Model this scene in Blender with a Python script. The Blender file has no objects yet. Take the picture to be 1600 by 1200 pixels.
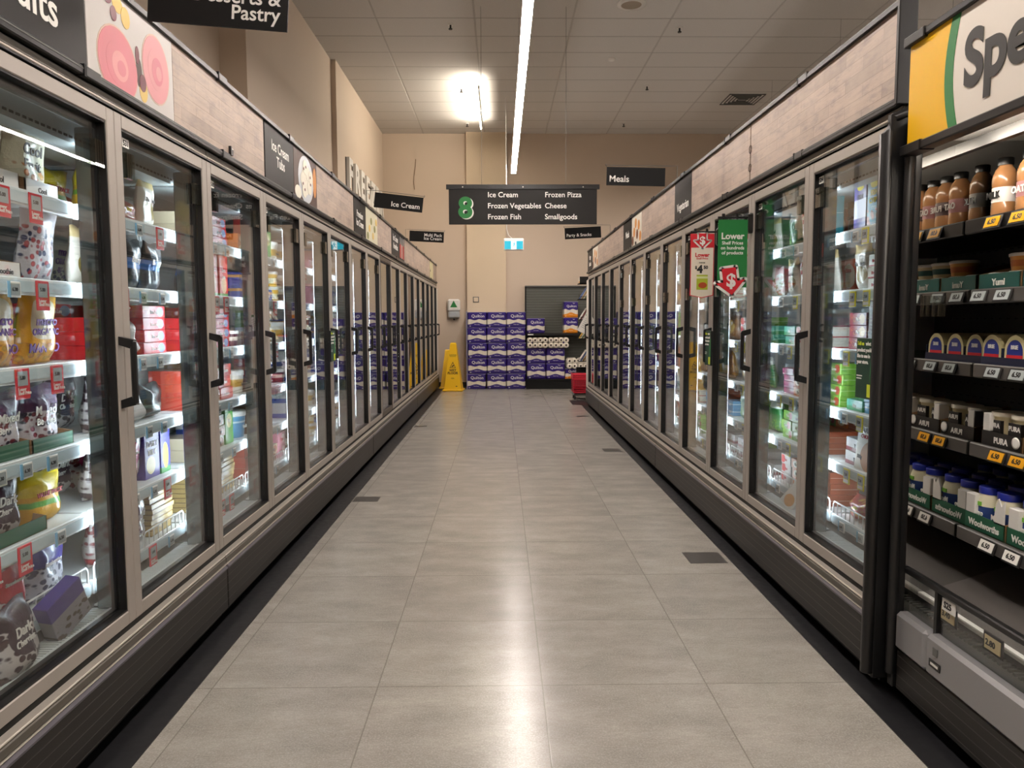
import bpy, math, random
from mathutils import Matrix, Vector
R = math.radians
sc = bpy.context.scene
col = sc.collection

# ---------------------------------------------------------------- camera, world, exposure
CAMP = dict(f=1182.1, pitch=.0834, roll=-.0029, yaw=.0145, h=1.35)
def make_camera():
    cy, sy = math.cos(CAMP['yaw']), math.sin(CAMP['yaw'])
    cp, sp = math.cos(CAMP['pitch']), math.sin(CAMP['pitch'])
    cr, sr = math.cos(CAMP['roll']), math.sin(CAMP['roll'])
    r0 = Vector((cy, -sy, 0)); u0 = Vector((sy*sp, cy*sp, cp)); f0 = Vector((sy*cp, cy*cp, -sp))
    r = cr*r0 + sr*u0; u = cr*u0 - sr*r0
    m = Matrix(((r.x, u.x, -f0.x, 0), (r.y, u.y, -f0.y, 0), (r.z, u.z, -f0.z, CAMP['h']), (0, 0, 0, 1)))
    cd = bpy.data.cameras.new('camera'); cd.sensor_width = 36; cd.lens = 36*CAMP['f']/1600
    cd.clip_start = .05; cd.clip_end = 100
    co = bpy.data.objects.new('camera', cd); co.matrix_world = m; col.objects.link(co)
    sc.camera = co
make_camera()
w = bpy.data.worlds.new('store_air'); sc.world = w; w.use_nodes = True
w.node_tree.nodes['Background'].inputs[0].default_value = (.8, .78, .75, 1)
w.node_tree.nodes['Background'].inputs[1].default_value = .08
sc.view_settings.view_transform = 'Standard'; sc.view_settings.look = 'None'
sc.view_settings.exposure = 0.0; sc.view_settings.gamma = 1; sc.view_settings.use_curve_mapping = False
cy_ = sc.cycles
cy_.max_bounces = 8; cy_.diffuse_bounces = 3; cy_.glossy_bounces = 4; cy_.transmission_bounces = 4
cy_.transparent_max_bounces = 20; cy_.sample_clamp_indirect = 4; cy_.use_denoising = True
cy_.caustics_reflective = False; cy_.caustics_refractive = False
LAMP = 88.0      # long ceiling battens
WLAMP = 185.0     # short batten near the back wall
LED = 46.0       # strips inside the freezers

# ---------------------------------------------------------------- materials
MT = {}
def srgb(c):
    return tuple((x/12.92 if x <= .04045 else ((x+.055)/1.055)**2.4) for x in c)
def hx(s):
    return srgb(tuple(int(s[i:i+2], 16)/255 for i in (0, 2, 4)))
def newmat(name):
    m = bpy.data.materials.new(name); m.use_nodes = True
    nt = m.node_tree; return m, nt, nt.nodes['Principled BSDF']
def mat(name, c, rough=.5, metal=0, emit=None, es=1, coat=0, spec=.5, noise=0, nscale=20):
    if name in MT: return MT[name]
    m, nt, b = newmat(name)
    c = hx(c) if isinstance(c, str) else c
    b.inputs['Base Color'].default_value = (*c, 1); b.inputs['Roughness'].default_value = rough
    b.inputs['Metallic'].default_value = metal; b.inputs['Coat Weight'].default_value = coat
    b.inputs['Specular IOR Level'].default_value = spec
    if emit is not None:
        e = hx(emit) if isinstance(emit, str) else emit
        b.inputs['Emission Color'].default_value = (*e, 1); b.inputs['Emission Strength'].default_value = es
    if noise:
        g = G(nt); n = g.noise(g.obj(), nscale, 3)
        g.link(g.mix(n, (*[x*(1-noise) for x in c], 1), (*[min(1, x*(1+noise)) for x in c], 1)), b.inputs['Base Color'])
        g.link(g.math('MULTIPLY_ADD', n, .2, rough-.1), b.inputs['Roughness'])
    MT[name] = m; return m
class G:
    def __init__(s, nt): s.nt = nt; s.n = nt.nodes; s.co = None
    def link(s, a, b): s.nt.links.new(a, b)
    def _in(s, sock, v):
        if isinstance(v, bpy.types.NodeSocket): s.link(v, sock)
        elif v is not None: sock.default_value = v
    def math(s, op, a, b=None, c=None, clamp=False):
        n = s.n.new('ShaderNodeMath'); n.operation = op; n.use_clamp = clamp
        s._in(n.inputs[0], a); s._in(n.inputs[1], b); s._in(n.inputs[2], c); return n.outputs[0]
    def mix(s, f, a, b):
        n = s.n.new('ShaderNodeMix'); n.data_type = 'RGBA'
        s._in(n.inputs[0], f); s._in(n.inputs[6], a); s._in(n.inputs[7], b); return n.outputs[2]
    def tc(s):
        if s.co is None: s.co = s.n.new('ShaderNodeTexCoord')
        return s.co
    def obj(s): return s.tc().outputs['Object']
    def gen(s): return s.tc().outputs['Generated']
    def xyz(s, v):
        n = s.n.new('ShaderNodeSeparateXYZ'); s.link(v, n.inputs[0]); return n.outputs
    def noise(s, v, scale, det=2, rough=.5):
        n = s.n.new('ShaderNodeTexNoise'); s.link(v, n.inputs['Vector']); n.inputs['Scale'].default_value = scale
        n.inputs['Detail'].default_value = det; n.inputs['Roughness'].default_value = rough; return n.outputs[0]
    def vor(s, v, scale, out=0):
        n = s.n.new('ShaderNodeTexVoronoi'); s.link(v, n.inputs['Vector']); n.inputs['Scale'].default_value = scale; return n.outputs[out]
    def mapv(s, v, sc=(1, 1, 1), loc=(0, 0, 0)):
        n = s.n.new('ShaderNodeMapping'); s.link(v, n.inputs[0]); n.inputs['Scale'].default_value = sc; n.inputs['Location'].default_value = loc; return n.outputs[0]
    def ramp(s, f, stops):
        n = s.n.new('ShaderNodeValToRGB'); s.link(f, n.inputs[0]); e = n.color_ramp.elements
        e[0].position, e[0].color = stops[0][0], (*stops[0][1], 1); e[1].position, e[1].color = stops[-1][0], (*stops[-1][1], 1)
        for p, c in stops[1:-1]:
            x = e.new(p); x.color = (*c, 1)
        return n.outputs[0]
    def bump(s, h, st, dist=.01):
        n = s.n.new('ShaderNodeBump'); s.link(h, n.inputs['Height']); n.inputs['Strength'].default_value = st; n.inputs['Distance'].default_value = dist; return n.outputs[0]
    def step(s, a, b, soft=.01):      # smooth a>b
        n = s.n.new('ShaderNodeMapRange'); n.clamp = True
        s._in(n.inputs[0], a)
        if isinstance(b, bpy.types.NodeSocket):
            s._in(n.inputs[0], s.math('SUBTRACT', a, b)); b = 0
        n.inputs[1].default_value = b-soft; n.inputs[2].default_value = b+soft; return n.outputs[0]
def grid_line(g, coord, off, pitch, half):
    f = g.math('FRACT', g.math('DIVIDE', g.math('SUBTRACT', coord, off), pitch))
    f = g.math('ABSOLUTE', g.math('SUBTRACT', f, .5))
    return g.step(f, .5-half/pitch, .3*half/pitch)
def floor_mat():
    m, nt, b = newmat('stone_vinyl_tiles'); g = G(nt); o = g.obj(); x, y, z = g.xyz(o)
    lx = grid_line(g, x, .149, .61, .0022); ly = grid_line(g, y, 2.7065, .61, .0022)
    line = g.math('MAXIMUM', lx, ly)
    ix = g.math('FLOOR', g.math('DIVIDE', g.math('SUBTRACT', x, .149), .61)); iy = g.math('FLOOR', g.math('DIVIDE', g.math('SUBTRACT', y, 2.7065), .61))
    cb = g.n.new('ShaderNodeCombineXYZ'); g.link(ix, cb.inputs[0]); g.link(iy, cb.inputs[1])
    wn = g.n.new('ShaderNodeTexWhiteNoise'); g.link(cb.outputs[0], wn.inputs['Vector']); tile = wn.outputs[0]
    add = g.n.new('ShaderNodeVectorMath'); add.operation = 'MULTIPLY_ADD'; g.link(cb.outputs[0], add.inputs[0]); add.inputs[1].default_value = (7.3, 3.1, 0); g.link(o, add.inputs[2])
    v = add.outputs[0]
    n1 = g.noise(g.mapv(v, (3, 6, 1)), 1.2, 5, .6); n2 = g.noise(g.mapv(v, (30, 75, 1)), 1, 4, .7); n3 = g.noise(v, 160, 3, .7)
    base = g.ramp(n1, [(.3, hx('8d8983')), (.5, hx('9c9790')), (.7, hx('aba69e'))])
    base = g.mix(g.math('MULTIPLY', g.step(n2, .5, .16), .35), base, (*hx('7a756f'), 1))
    base = g.mix(g.math('MULTIPLY', g.step(n3, .56, .1), .4), base, (*hx('c4c0b7'), 1))
    base = g.mix(g.math('MULTIPLY', g.math('SUBTRACT', tile, .1, clamp=True), .2), base, (*hx('75716b'), 1))
    base = g.mix(g.math('MULTIPLY', line, .5), base, (*hx('5c574f'), 1))
    g.link(base, b.inputs['Base Color'])
    g.link(g.math('MULTIPLY_ADD', n2, .16, .13), b.inputs['Roughness'])
    b.inputs['Specular IOR Level'].default_value = .38
    h = g.math('ADD', g.math('MULTIPLY', g.noise(v, 5, 2), .8), g.math('MULTIPLY_ADD', n2, .12, g.math('MULTIPLY', line, -.3)))
    g.link(g.bump(h, .06, .02), b.inputs['Normal']); return m
def ceil_mat():
    m, nt, b = newmat('ceiling_tiles'); g = G(nt); o = g.obj(); x, y, z = g.xyz(o)
    lx = grid_line(g, x, -.31, 1.22, .011); ly = grid_line(g, y, 9.70, .6, .011)
    line = g.math('MAXIMUM', g.math('MULTIPLY', lx, .55), ly)
    n = g.noise(o, 90, 3)
    base = g.mix(n, (*hx('cfccc8'), 1), (*hx('e0ddd9'), 1))
    base = g.mix(g.math('MULTIPLY', line, .45), base, (*hx('6d665e'), 1))
    g.link(base, b.inputs['Base Color']); b.inputs['Roughness'].default_value = .85
    g.link(g.bump(g.math('MULTIPLY', line, -1), .5, .02), b.inputs['Normal']); return m
def wood_mat():
    m, nt, b = newmat('whitewashed_brick_wood_print'); g = G(nt); o = g.mapv(g.obj(), (1, 1, 1))
    x, y, z = g.xyz(o)
    cb = g.n.new('ShaderNodeCombineXYZ'); g.link(x, cb.inputs[0]); g.link(z, cb.inputs[1])
    br = g.n.new('ShaderNodeTexBrick'); g.link(cb.outputs[0], br.inputs['Vector'])
    br.inputs['Color1'].default_value = (*hx('a08f82'), 1); br.inputs['Color2'].default_value = (*hx('bba797'), 1); br.inputs['Mortar'].default_value = (*hx('877568'), 1)
    br.inputs['Scale'].default_value = 1; br.inputs['Mortar Size'].default_value = .0016; br.inputs['Brick Width'].default_value = .3; br.inputs['Row Height'].default_value = .05
    br.inputs['Mortar Smooth'].default_value = .6
    n = g.noise(g.mapv(cb.outputs[0], (5, 60, 1)), 1, 4, .7); n2 = g.noise(cb.outputs[0], 4, 3, .6); n3 = g.noise(g.mapv(cb.outputs[0], (8, 30, 1)), 1, 5, .75)
    c = g.mix(g.math('MULTIPLY', g.step(n, .55, .12), .35), br.outputs[0], (*hx('927c72'), 1))
    c = g.mix(g.math('MULTIPLY', g.step(n3, .56, .08), .6), c, (*hx('87797a'), 1))
    c = g.mix(g.math('MULTIPLY', g.step(n2, .5, .14), .4), c, (*hx('cdbaa9'), 1))
    g.link(c, b.inputs['Base Color']); b.inputs['Roughness'].default_value = .5; return m
def rib_mat(name, c, c2, pitch, half):
    m, nt, b = newmat(name); g = G(nt); x, y, z = g.xyz(g.obj())
    l = grid_line(g, z, 0, pitch, half); n = g.noise(g.mapv(g.obj(), (2, 2, 60)), 1, 3)
    g.link(g.mix(g.math('MULTIPLY', l, g.math('MULTIPLY_ADD', n, .5, .3)), (*hx(c), 1), (*hx(c2), 1)), b.inputs['Base Color'])
    b.inputs['Roughness'].default_value = .42; b.inputs['Metallic'].default_value = .1
    g.link(g.bump(l, .4, .01), b.inputs['Normal']); return m
def glass_mat(name, ior=1.55, tint=(.97, .985, .98), k=1.0, haze=.0):
    m = bpy.data.materials.new(name); m.use_nodes = True; nt = m.node_tree; nt.nodes.clear(); g = G(nt)
    out = nt.nodes.new('ShaderNodeOutputMaterial'); tr = nt.nodes.new('ShaderNodeBsdfTransparent'); tr.inputs[0].default_value = (*tint, 1)
    gl = nt.nodes.new('ShaderNodeBsdfGlossy'); gl.inputs['Roughness'].default_value = .012
    ge = nt.nodes.new('ShaderNodeNewGeometry'); dt = nt.nodes.new('ShaderNodeVectorMath'); dt.operation = 'DOT_PRODUCT'; g.link(ge.outputs['Normal'], dt.inputs[0]); g.link(ge.outputs['Incoming'], dt.inputs[1])
    r0 = ((ior-1)/(ior+1))**2; cth = g.math('ABSOLUTE', dt.outputs['Value']); f5 = g.math('POWER', g.math('SUBTRACT', 1, cth, clamp=True), 5)
    mx = nt.nodes.new('ShaderNodeMixShader'); g.link(g.math('MULTIPLY', g.math('MULTIPLY_ADD', f5, 1-r0, r0), k, clamp=True), mx.inputs[0]); g.link(tr.outputs[0], mx.inputs[1]); g.link(gl.outputs[0], mx.inputs[2])
    g.link(mx.outputs[0], out.inputs[0]); return m
def wall_mat(name, c):
    m, nt, b = newmat(name); g = G(nt); n = g.noise(g.obj(), 1.3, 4); n2 = g.noise(g.obj(), 60, 2)
    c = hx(c); g.link(g.mix(n, (*[x*.95 for x in c], 1), (*[x*1.04 for x in c], 1)), b.inputs['Base Color'])
    b.inputs['Roughness'].default_value = .7; g.link(g.bump(n2, .08, .01), b.inputs['Normal']); return m
def pk(name, base, top=None, t=.72, blob=None, bc=None, spots=None, sz=(0, 1), ss=18, thr=.32, spots2=None, stripe=None, rough=.32, kind='bag', soft=.01):
    """printed packaging: base colour, top band, one printed oval or panel, scattered fruit, stripe"""
    if name in MT: return MT[name]
    m, nt, b = newmat(name); g = G(nt); ge = g.gen(); x, y, z = g.xyz(ge)
    c = (*hx(base), 1)
    n = g.noise(g.obj(), 30, 2)
    c = g.mix(g.math('MULTIPLY', n, .18), c, (*[v*.6 for v in hx(base)], 1))
    if spots:
        mv = g.mapv(ge, (1, .0, 1.3)); d = g.vor(mv, ss); f = g.math('SUBTRACT', 1, g.step(d, thr, .06))
        f = g.math('MULTIPLY', f, g.math('MULTIPLY', g.step(z, sz[0]), g.math('SUBTRACT', 1, g.step(z, sz[1]))))
        sc_ = (*hx(spots), 1)
        if spots2:
            pick = g.xyz(g.vor(mv, ss, 1))[0]; sc_ = g.mix(g.step(pick, .5), sc_, (*hx(spots2), 1))
        sh = g.mix(g.step(d, thr*.55, .2), sc_, g.mix(.55, sc_, (.02, .01, .02, 1)))
        c = g.mix(f, c, sh)
    if top: c = g.mix(g.step(z, t, soft), c, (*hx(top), 1))
    if stripe: c = g.mix(g.math('MULTIPLY', g.step(z, stripe[0]), g.math('SUBTRACT', 1, g.step(z, stripe[1]))), c, (*hx(stripe[2]), 1))
    if blob:
        cx, cz, rx, rz, p = blob
        a = g.math('POWER', g.math('ABSOLUTE', g.math('DIVIDE', g.math('SUBTRACT', x, cx), rx)), p); e = g.math('POWER', g.math('ABSOLUTE', g.math('DIVIDE', g.math('SUBTRACT', z, cz), rz)), p)
        c = g.mix(g.math('SUBTRACT', 1, g.step(g.math('ADD', a, e), 1, .04)), c, (*hx(bc), 1))
    g.link(c, b.inputs['Base Color']); b.inputs['Roughness'].default_value = rough
    if kind == 'bag':
        b.inputs['Coat Weight'].default_value = .4; b.inputs['Coat Roughness'].default_value = .12
        g.link(g.bump(g.noise(g.obj(), 45, 3, .6), .35, .01), b.inputs['Normal'])
    MT[name] = m; return m
FLOOR, CEIL, WOOD = floor_mat(), ceil_mat(), wood_mat()
WALL = wall_mat('beige_wall_paint', 'd0beab'); WALLB = wall_mat('beige_column_paint', 'd8c5aa')
ALU = mat('brushed_aluminium', 'a8a199', .42, .25); ALUB = mat('bright_aluminium_lip', 'd0c9be', .28, .5)
ALUD = mat('bronze_grey_aluminium', '5f5b53', .45, .3); DFR = mat('dark_brown_frame', '4e453c', .45, .3)
BLK = mat('black_plastic', '121213', .35); BLKM = mat('matt_black', '0a0a0b', .6, spec=.3); RUB = mat('black_rubber_strip', '17171a', .42, noise=.15, nscale=30)
CHAR = mat('charcoal_panel', '201e1d', .5, spec=.3); WHT = mat('white_enamel', 'dfe6e6', .35); WHP = mat('white_plastic', 'e9e7e2', .4)
LINER = mat('freezer_liner', 'a9aeac', .5); DECK = mat('grey_freezer_deck', '8d918e', .35, .3); GLS = glass_mat('door_glass', k=1.7); ACR = glass_mat('clear_acrylic', 1.6, (.8, .82, .8), 2.0)
RIBS = rib_mat('ribbed_dark_bumper', '191614', '5b5652', .035, .0014)
MULL = mat('mirror_grey_mullion', '8a9393', .12, .85); LEDM = mat('led_lens', 'ffffff', .5, emit='e6f4ff', es=LED)
LAMPM = mat('lamp_diffuser', 'ffffff', .5, emit='fff3ea', es=LAMP); WLAMPM = mat('wall_lamp_diffuser', 'ffffff', .5, emit='fff1dc', es=WLAMP)
GREY = mat('grey_steel', '6a6b68', .5, .2); SILV = mat('silver_bumper', '9a9a9c', .35, .5); TXW = mat('white_print', 'f1efe9', .5); TXB = mat('black_print', '1a1a1a', .5)
YEL = mat('caution_yellow', 'f2bd0a', .4); RED = mat('promo_red', 'd0202e', .45); GRN = mat('promo_green', '1c7a38', .45); DGRN = mat('dark_green_print', '123a28', .45)
CREAM = mat('promo_cream', 'ece0cd', .5); KRAFT = mat('kraft_cardboard', 'a07c55', .8, noise=.12, nscale=15); SCRN = mat('price_screen', '9fa7a8', .4); BLUE = mat('tag_blue', '7fb6d6', .4)
TAGY = mat('tag_yellow', 'e9dd2a', .4); LIME = mat('lime_green', '7bc043', .5)

# ---------------------------------------------------------------- mesh builder
class MB:
    def __init__(s): s.v = []; s.f = []; s.mi = []; s.sm = []; s.mats = []
    def m(s, mt):
        if mt not in s.mats: s.mats.append(mt)
        return s.mats.index(mt)
    def add(s, vs, fs, mt, smooth=False, M=None):
        o = len(s.v); k = s.m(mt)
        s.v += [tuple(M @ Vector(v)) if M is not None else tuple(v) for v in vs]
        for f in fs: s.f.append(tuple(i+o for i in f)); s.mi.append(k); s.sm.append(smooth)
        return s
    def box(s, x0, x1, y0, y1, z0, z1, mt, b=0, M=None):
        if b <= 0:
            vs = [(x, y, z) for x in (x0, x1) for y in (y0, y1) for z in (z0, z1)]
            fs = [(0, 1, 3, 2), (4, 6, 7, 5), (0, 4, 5, 1), (2, 3, 7, 6), (0, 2, 6, 4), (1, 5, 7, 3)]
            return s.add(vs, fs, mt, False, M)
        b = min(b, .49*(x1-x0), .49*(y1-y0), .49*(z1-z0)); vs = []; idx = {}
        for ix, x in enumerate((x0, x1)):
            for iy, y in enumerate((y0, y1)):
                for iz, z in enumerate((z0, z1)):
                    dx, dy, dz = (b if ix == 0 else -b), (b if iy == 0 else -b), (b if iz == 0 else -b)
                    for a, p in enumerate(((x, y+dy, z+dz), (x+dx, y, z+dz), (x+dx, y+dy, z))): idx[ix, iy, iz, a] = len(vs); vs.append(p)
        I = idx; fs = []
        for i in (0, 1):
            q = [I[i, 0, 0, 0], I[i, 1, 0, 0], I[i, 1, 1, 0], I[i, 0, 1, 0]]; fs.append(q if i else q[::-1])
            q = [I[0, i, 0, 1], I[1, i, 0, 1], I[1, i, 1, 1], I[0, i, 1, 1]]; fs.append(q[::-1] if i else q)
            q = [I[0, 0, i, 2], I[1, 0, i, 2], I[1, 1, i, 2], I[0, 1, i, 2]]; fs.append(q if i else q[::-1])
        for i in (0, 1):
            for j in (0, 1):
                fs.append([I[i, j, 0, 0], I[i, j, 1, 0], I[i, j, 1, 1], I[i, j, 0, 1]] if i == j else [I[i, j, 0, 1], I[i, j, 1, 1], I[i, j, 1, 0], I[i, j, 0, 0]])
                fs.append([I[i, 0, j, 0], I[i, 0, j, 2], I[i, 1, j, 2], I[i, 1, j, 0]] if i == j else [I[i, 1, j, 0], I[i, 1, j, 2], I[i, 0, j, 2], I[i, 0, j, 0]])
                fs.append([I[0, i, j, 1], I[1, i, j, 1], I[1, i, j, 2], I[0, i, j, 2]] if i == j else [I[0, i, j, 2], I[1, i, j, 2], I[1, i, j, 1], I[0, i, j, 1]])
        for i in (0, 1):
            for j in (0, 1):
                for k in (0, 1):
                    t = [I[i, j, k, 0], I[i, j, k, 1], I[i, j, k, 2]]; fs.append(t if (i+j+k) % 2 else t[::-1])
        return s.add(vs, fs, mt, False, M)
    def lathe(s, prof, mt, n=20, M=None, cap=True, smooth=True):
        vs = [(r*math.cos(2*math.pi*k/n), r*math.sin(2*math.pi*k/n), z) for r, z in prof for k in range(n)]; fs = []
        for i in range(len(prof)-1):
            for k in range(n): fs.append((i*n+k, i*n+(k+1) % n, (i+1)*n+(k+1) % n, (i+1)*n+k))
        s.add(vs, fs, mt, smooth, M)
        if cap: s.add(vs[:n][::-1], [tuple(range(n))], mt, False, M); s.add(vs[-n:], [tuple(range(n))], mt, False, M)
        return s
    def cyl(s, c, r, h, mt, n=16, M=None): return s.lathe([(r, 0), (r, h)], mt, n, (M or Matrix()) @ Matrix.Translation(c))
    def tube(s, pts, r, mt, n=8, M=None):
        pts = [Vector(p) for p in pts]; vs = []; fs = []; up = Vector((.13, .21, .97))
        for i, p in enumerate(pts):
            d = (pts[min(i+1, len(pts)-1)]-pts[max(i-1, 0)]).normalized(); a = d.cross(up)
            if a.length < .2: a = d.cross(Vector((1, 0, 0)))
            a.normalize(); b = d.cross(a)
            for k in range(n):
                t = 2*math.pi*k/n; vs.append(p+r*(math.cos(t)*a+math.sin(t)*b))
        for i in range(len(pts)-1):
            for k in range(n): fs.append((i*n+k, i*n+(k+1) % n, (i+1)*n+(k+1) % n, (i+1)*n+k))
        s.add(vs, fs, mt, True, M); s.add(vs[:n], [tuple(range(n))], mt, False, M); s.add(vs[-n:], [tuple(range(n-1, -1, -1))], mt, False, M); return s
    def prism(s, poly, y0, y1, mt, M=None):       # polygon in XZ, extruded in Y
        n = len(poly); vs = [(x, y0, z) for x, z in poly]+[(x, y1, z) for x, z in poly]
        fs = [tuple(range(n)), tuple(range(2*n-1, n-1, -1))]+[(i, i+n, (i+1) % n+n, (i+1) % n) for i in range(n)]
        return s.add(vs, fs, mt, False, M)
    def text(s, t, size, mt, x, y, z, align='LEFT', bold=.0, ext=.0006, M=None, sx=1, space=1, ls=1):   # faces -Y
        vs, fs = text_geo(t, align, bold, space, ls); k = size
        T = (M or Matrix()) @ Matrix.Translation((x, y, z)) @ Matrix.Rotation(R(90), 4, 'X') @ Matrix.Diagonal((k*sx, k, max(ext, .0002)*50, 1))
        return s.add(vs, fs, mt, False, T)
    def mesh(s, name='part'):
        me = bpy.data.meshes.new(name); me.from_pydata(s.v, [], s.f)
        for m in s.mats: me.materials.append(m)
        me.polygons.foreach_set('material_index', s.mi); me.polygons.foreach_set('use_smooth', s.sm); me.update(); return me
    def ob(s, name, parent=None, loc=(0, 0, 0), rz=0, **kw): return put(name, s.mesh(name), parent, loc, rz, **kw)
TG = {}
def text_geo(t, align, bold, space, ls):
    k = (t, align, bold, space, ls)
    if k not in TG:
        c = bpy.data.curves.new('t', 'FONT'); c.body = t; c.size = 1; c.align_x = align; c.offset = bold; c.extrude = .02; c.resolution_u = 8 if bold > .03 else 3; c.space_character = space; c.space_line = ls
        o = bpy.data.objects.new('t', c); col.objects.link(o); dg = bpy.context.evaluated_depsgraph_get(); dg.update()
        me = bpy.data.meshes.new_from_object(o.evaluated_get(dg)); TG[k] = ([tuple(v.co) for v in me.vertices], [tuple(p.vertices) for p in me.polygons])
        bpy.data.objects.remove(o); bpy.data.curves.remove(c); bpy.data.meshes.remove(me)
    return TG[k]
def put(name, me, parent=None, loc=(0, 0, 0), rz=0, rot=None, label=None, cat=None, group=None, kind=None):
    o = bpy.data.objects.new(name, me); col.objects.link(o); o.parent = parent; o.location = loc
    o.rotation_euler = rot if rot else (0, 0, rz)
    if label: o['label'] = label
    if cat: o['category'] = cat
    if group: o['group'] = group
    if kind: o['kind'] = kind
    return o
def thing(name, loc, label, cat, rz=0, rot=None, group=None): return put(name, None, None, loc, rz, rot, label, cat, group)
def struct(mb, name, **k): return mb.ob(name, kind='structure', **k)
def rect_arc(cx, cz, rx, rz, n=28, a0=0, a1=360): return [(cx+rx*math.cos(R(a0+(a1-a0)*i/n)), cz+rz*math.sin(R(a0+(a1-a0)*i/n))) for i in range(n)]
SIDE = {'L': (-1, 1.264, R(90)), 'R': (1, 1.384, R(-90))}
def W(run, a, u, z): s, X, r = SIDE[run]; return (s*(X+u), a, z)
PL = .781
# ---------------------------------------------------------------- the room
ZC, YB = 5.08, 15.5
struct(MB().box(-2.9, 12, -6, YB+.2, -.1, 0, FLOOR), 'floor')
struct(MB().box(-2.9, 12, -6, YB+.2, ZC, ZC+.1, CEIL), 'ceiling')
struct(MB().box(-2.35, 12, YB, YB+.2, 0, ZC, WALL), 'wall_back')
struct(MB().box(-2.9, 12, -6.2, -6, 0, ZC, WALL), 'wall_front')
struct(MB().box(12, 12.2, -6.2, YB+.2, 0, ZC, WALL), 'wall_right')
mb = MB(); mb.box(-2.9, -2.68, -6, 7.5, 0, ZC, WALL); mb.box(-2.9, -2.42, 7.5, 11.2, 0, ZC, WALL); mb.box(-2.9, -2.35, 11.2, YB+.2, 0, ZC, WALL)
struct(mb, 'wall_left')
struct(MB().box(-.68, .11, YB-.14, YB, 0, ZC, WALLB, .004), 'trim_1')
struct(MB().box(-2.34, -.69, YB-.02, YB, 0, .1, BLK).box(.12, 6, YB-.02, YB, 0, .1, BLK), 'baseboard_back')
# floor strips along the freezers
struct(MB().box(-1.37, -1.127, -1, 14.3, 0, .004, RUB).box(-1.37, -1.16, 14.3, 15.1, 0, .004, RUB), 'trim_2')
struct(MB().box(1.285, 1.52, .9, 12.35, 0, .004, RUB).box(1.15, 1.6, 12.05, 12.75, 0, .0045, RUB), 'trim_3')

# ---------------------------------------------------------------- ceiling fittings
def batten(name, x, z, y0, y1, label, mt=LAMPM, wd=.043):
    t = thing(name, (x, y0, z), label, 'light'); L = y1-y0
    MB().box(-wd-.004, wd+.004, 0, L, .004, .055, WHP, .004).ob('housing', t)
    MB().box(-wd, wd, .01, L-.01, 0, .0045, mt).ob('diffuser', t)
    m = MB(); k = 0
    while k*2.4 < L: m.tube([(0, min(.3+k*2.4, L-.1), .055), (0, min(.3+k*2.4, L-.1), ZC-z)], .0015, GREY, 5); k += 1
    m.ob('suspension_wire', t)
batten('linear_light', .24, 4.0, -5, 13.95, 'long bright batten light hanging over the middle of the aisle')
batten('linear_light', 4.25, 4.0, -5, 13.95, 'batten light glimpsed above the yellow specials sign beyond the right freezers')
t = thing('wall_wash_light', (-.33, 11.9, 4.87), 'short tilted batten light high up near the back wall', 'light')
for k in (0, 1):
    MB().box(-.012, .016, k*1.3, k*1.3+1.22, .028, .07, WHP, .004).ob('housing', t)
    MB().box(-.032, -.013, k*1.3+.01, k*1.3+1.21, .03, .06, WLAMPM).ob('diffuser', t)
MB().tube([(0, .1, .1), (0, .1, ZC-4.87)], .004, GREY).tube([(0, 2.3, .1), (0, 2.3, ZC-4.87)], .004, GREY).ob('bracket', t)
spr = MB().cyl((0, 0, -.012), .035, .012, WHP).cyl((0, 0, -.05), .012, .04, BLK).cyl((0, 0, -.065), .024, .012, BLK).mesh('s')
for x, y, l in [(-.62, 9.9, 'fire sprinkler on the ceiling left of the long light, nearest'), (-.62, 12.55, 'fire sprinkler beside the short batten light'), (-.62, 14.7, 'fire sprinkler on the ceiling closest to the back wall'),
                (2.3, 9.98, 'fire sprinkler on the ceiling right of the round grille'), (2.35, 12.4, 'fire sprinkler on the right ceiling nearer the back wall'), (2.35, 14.7, 'small sprinkler above the dark upper back wall')]:
    put('ceiling_sprinkler', spr, None, (x, y, ZC), label=l, cat='sprinkler', group='ceiling sprinklers')
t = thing('ceiling_speaker', (1.56, 9.27, ZC), 'round cream ceiling speaker right of the long light', 'speaker')
MB().lathe([(.17, 0), (.17, -.012), (.12, -.016)], WHP, 28, cap=False).ob('rim', t)
MB().lathe([(.12, -.003), (.12, -.012)], mat('speaker_mesh', 'a39788', .7), 28).ob('grille', t)
MB().lathe([(.05, 0), (.05, -.02), (.03, -.03)], WHP, 18).ob('smoke_detector', None, (1.6, 11.15, ZC), label='small white smoke detector on the ceiling beyond the round speaker', cat='detector')
t = thing('air_vent', (4.1, 13.1, ZC), 'square louvred ceiling air vent above the right fascia', 'vent')
m = MB()
for k in range(5): m.box(-.3+k*.055, .3-k*.055, -.3+k*.055, -.29+k*.055, -.02-.004*k, -.001, GREY); m.box(-.3+k*.055, .3-k*.055, .29-k*.055, .3-k*.055, -.02-.004*k, -.001, GREY); m.box(-.3+k*.055, -.29+k*.055, -.3+k*.055, .3-k*.055, -.02, -.001, BLK); m.box(.29-k*.055, .3-k*.055, -.3+k*.055, .3-k*.055, -.02, -.001, GREY)
m.ob('louvre', t); MB().box(-.31, .31, -.31, .31, -.006, 0, WHP).ob('frame', t)

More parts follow.
